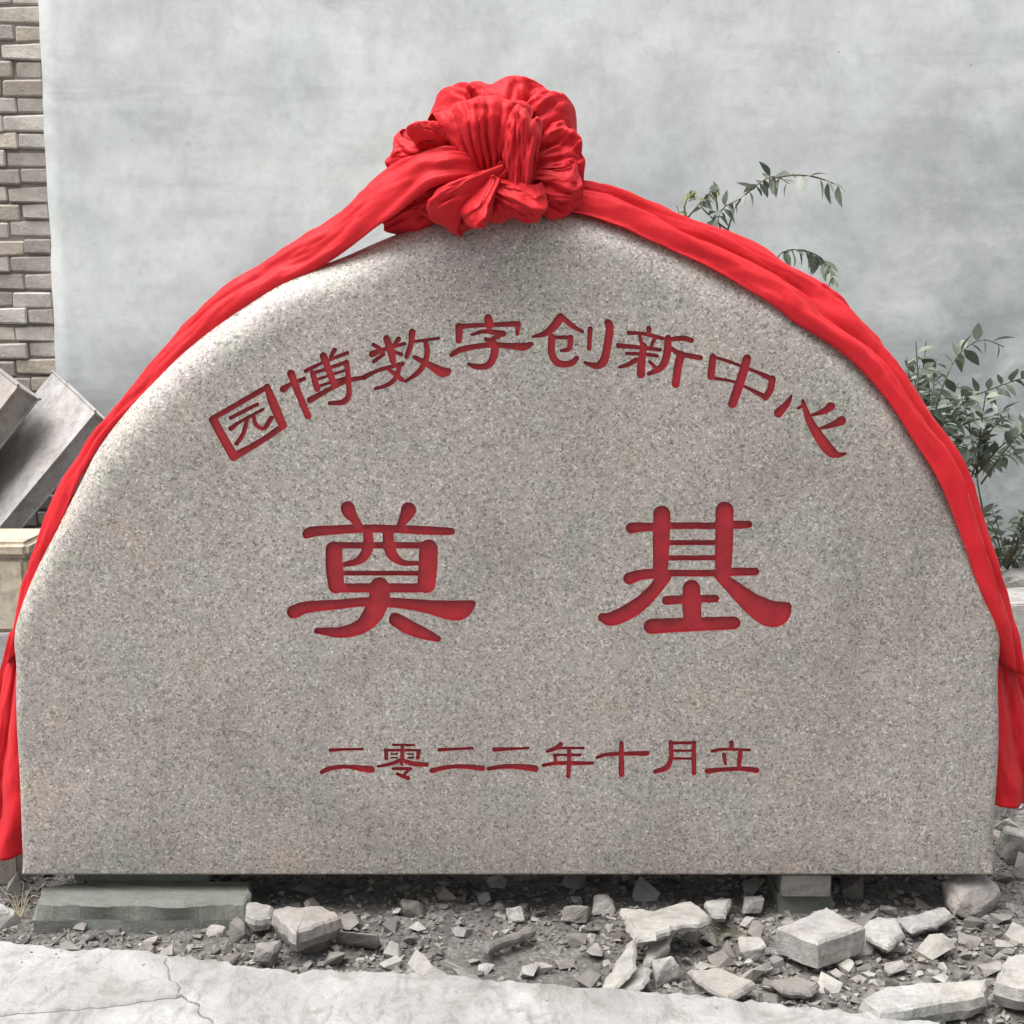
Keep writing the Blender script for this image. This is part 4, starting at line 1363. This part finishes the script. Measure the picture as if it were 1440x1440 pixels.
def plant(name, label, root, branches, leafset, size, per, seed, side=.9, cat="plant", droop=.35):
    """branches: lists of points, the stem they leave first; leaves in pairs along each"""
    r = random.Random(seed)
    o = empty(name, root)
    tag(o, label, cat)
    paths = [([Vector(p) - Vector(root) for p in br], .007 if i == 0 else .0034, .0016) for i, br in enumerate(branches)]
    vs, fs = tube(paths)
    link("stem", mesh("stem", vs, fs, True), M_STEM, o)
    cnt = 0
    for bi, br in enumerate(branches):
        if bi == 0:
            continue
        C_ = catmull([tuple(p) for p in br], 40)
        n = per if isinstance(per, int) else per[bi]
        for k in range(n):
            f = (.25 + .75 * (k + .5) / n)
            i = min(38, int(f * 39))
            p = Vector(C_[i])
            d = Vector(C_[i + 1] - C_[i]).normalized()
            s = (1 if k % 2 else -1)
            out = d.cross(Vector((0, -1, 0))).normalized() * s
            dirv = (d * r.uniform(.3, .9) + out * side * r.uniform(.6, 1.2) + Vector((r.uniform(-.2, .2), r.uniform(-.8, .5), -droop * r.uniform(.4, 1.4)))).normalized()
            q = dirv.to_track_quat('Y', 'Z') @ Matrix.Rotation(r.uniform(-.9, .9), 3, 'Y').to_quaternion()
            lf = link("leaf", r.choice(leafset), None, o, p - Vector(root))
            lf.rotation_mode = 'QUATERNION'
            lf.rotation_quaternion = q
            sc = size * r.uniform(.65, 1.25)
            lf.scale = (sc, sc, sc)
            cnt += 1
    return o
Yp = 1.75
def pp(pts, dy=0.0):
    return [P(x, y, Yp + dy + .10 * math.sin(i * 2.1 + x)) for i, (x, y) in enumerate(pts)]
rt = G(1120, 960, .03)
rt = Vector((P(1120, 900, Yp).x, Yp, ground_z(.9, Yp) - .02))
plant("tall_weed", "thin arching weed with drooping pointed leaves rising behind the ribbon against the plastered wall", rt,
      [[rt, P(1110, 700, Yp), P(1060, 480, Yp), P(1020, 330, Yp)],
       pp([(1020, 335), (1035, 290), (1062, 262), (1088, 248), (1110, 258)]), pp([(1020, 335), (1010, 310), (1018, 292), (1040, 280)]), pp([(1025, 325), (1000, 305), (985, 285), (1010, 268)]),
       pp([(1088, 250), (1120, 246), (1150, 250), (1182, 262)])], LEAF_A, .058, [0, 16, 11, 9, 8], 91, droop=.8)
rt2 = Vector((P(975, 900, Yp).x, Yp + .05, ground_z(.6, Yp) - .02))
plant("fine_leaved_weed", "small yellowish-green weed tip showing above the ribbon", rt2,
      [[rt2, P(985, 600, Yp), P(975, 400, Yp), P(968, 310, Yp)], pp([(968, 312), (962, 295), (966, 280), (972, 268)]), pp([(968, 305), (985, 285), (1000, 270), (1012, 266)]), pp([(966, 310), (955, 300), (952, 290)])], LEAF_Y, .036, [0, 14, 11, 8], 92)
rt3 = Vector((P(1190, 900, Yp).x, Yp - .08, ground_z(1.0, Yp) - .02))
plant("fern_frond", "pale drooping fern-like frond just outside the right-hand sash", rt3,
      [[rt3, P(1170, 700, Yp), P(1120, 480, Yp), P(1085, 380, Yp)], pp([(1085, 380), (1100, 355), (1130, 352), (1158, 366), (1172, 392)]), pp([(1105, 400), (1130, 392), (1155, 400), (1168, 425)])], LEAF_A, .055, [0, 24, 16], 93, droop=1.2, side=.5)
rt4 = Vector((P(1310, 880, 1.9).x, 1.85, ground_z(1.4, 1.85) - .02))
rb = random.Random(95)
brs = [[rt4, P(1300, 760, Yp), P(1290, 660, Yp), P(1285, 600, Yp)]]
for k in range(17):
    ex, ey = rb.uniform(1215, 1370), rb.uniform(478, 640)
    if ex < 1150 + (ey - 420) * .9:
        ex += 70
    sx, sy = rb.uniform(1285, 1300), rb.uniform(600, 690)
    brs.append(pp([(sx, sy), ((sx + ex) / 2 + rb.uniform(-14, 14), (sy + ey) / 2 - 12), (ex, ey)], rb.uniform(-.12, .12)))
brs.append(pp([(1300, 620), (1335, 520), (1360, 488), (1385, 478), (1412, 488)]))
brs.append(pp([(1300, 640), (1350, 570), (1400, 545), (1450, 528)]))
brs.append(pp([(1300, 650), (1350, 600), (1395, 585), (1420, 575)]))
plant("leafy_bush", "grey-green leafy bush growing against the plastered wall outside the right-hand sash", rt4, brs, LEAF_A, .060, [0] + [14] * 17 + [12, 18, 14], 94, cat="bush", droop=.2)
rt7 = Vector((P(1390, 870, 1.9).x, 1.95, ground_z(1.6, 1.95) - .02))
brs = [[rt7, P(1385, 760, 1.9), P(1375, 680, 1.9), P(1370, 640, 1.9)]]
for k in range(12):
    ex, ey = rb.uniform(1310, 1470), rb.uniform(545, 665)
    sx, sy = rb.uniform(1365, 1380), rb.uniform(640, 700)
    brs.append([P(sx, sy, 1.9), P((sx + ex) / 2, (sy + ey) / 2 - 10, 1.9 + rb.uniform(-.1, .1)), P(ex, ey, 1.9 + rb.uniform(-.15, .15))])
plant("pale_bush", "pale-leaved bush behind the grey-green bush by the plastered wall", rt7, brs, [leaf_mesh("leaf", .5, mat_leaf("pale_leaf", [(0, (.10, .13, .10)), (.5, (.22, .25, .20)), (1, (.32, .35, .30))]))], .056, 16, 97, cat="bush", droop=.2)
rt5 = Vector((P(1420, 860, 1.9).x, 1.88, ground_z(1.7, 1.88) - .02))
brs = [[rt5, P(1420, 830, 1.85), P(1418, 800, 1.85), P(1415, 780, 1.85)]]
for k in range(14):
    ex, ey = rb.uniform(1370, 1490), rb.uniform(700, 815)
    brs.append([P(1416, 800, 1.85), P((1416 + ex) / 2, (790 + ey) / 2 - 8, 1.85 + rb.uniform(-.1, .1)), P(ex, ey, 1.85 + rb.uniform(-.15, .15))])
plant("low_shrub", "low dark green shrub at the wall foot above the pale boulder", rt5, brs, LEAF_A, .046, 12, 96, cat="shrub", droop=.3)
# dry stalks at the left foot
rt6 = G(28, 1288, .0)
vs, fs = tube([([Vector((0, 0, -.01)), Vector((dx * .5, .005, .04)), Vector((dx, .0, .06 + .02 * math.sin(dx * 90)))], .0016, .0008) for dx in (-.05, -.03, -.012, .012, .03, .045)])
dw = link("dry_grass_tuft", mesh("dry_grass_tuft", vs, fs, True), mat_plain("dry_grass", (.38, .33, .22), .8), None, rt6)
tag(dw, "tuft of dry straw-coloured stalks beside the grey-green slab", "grass")
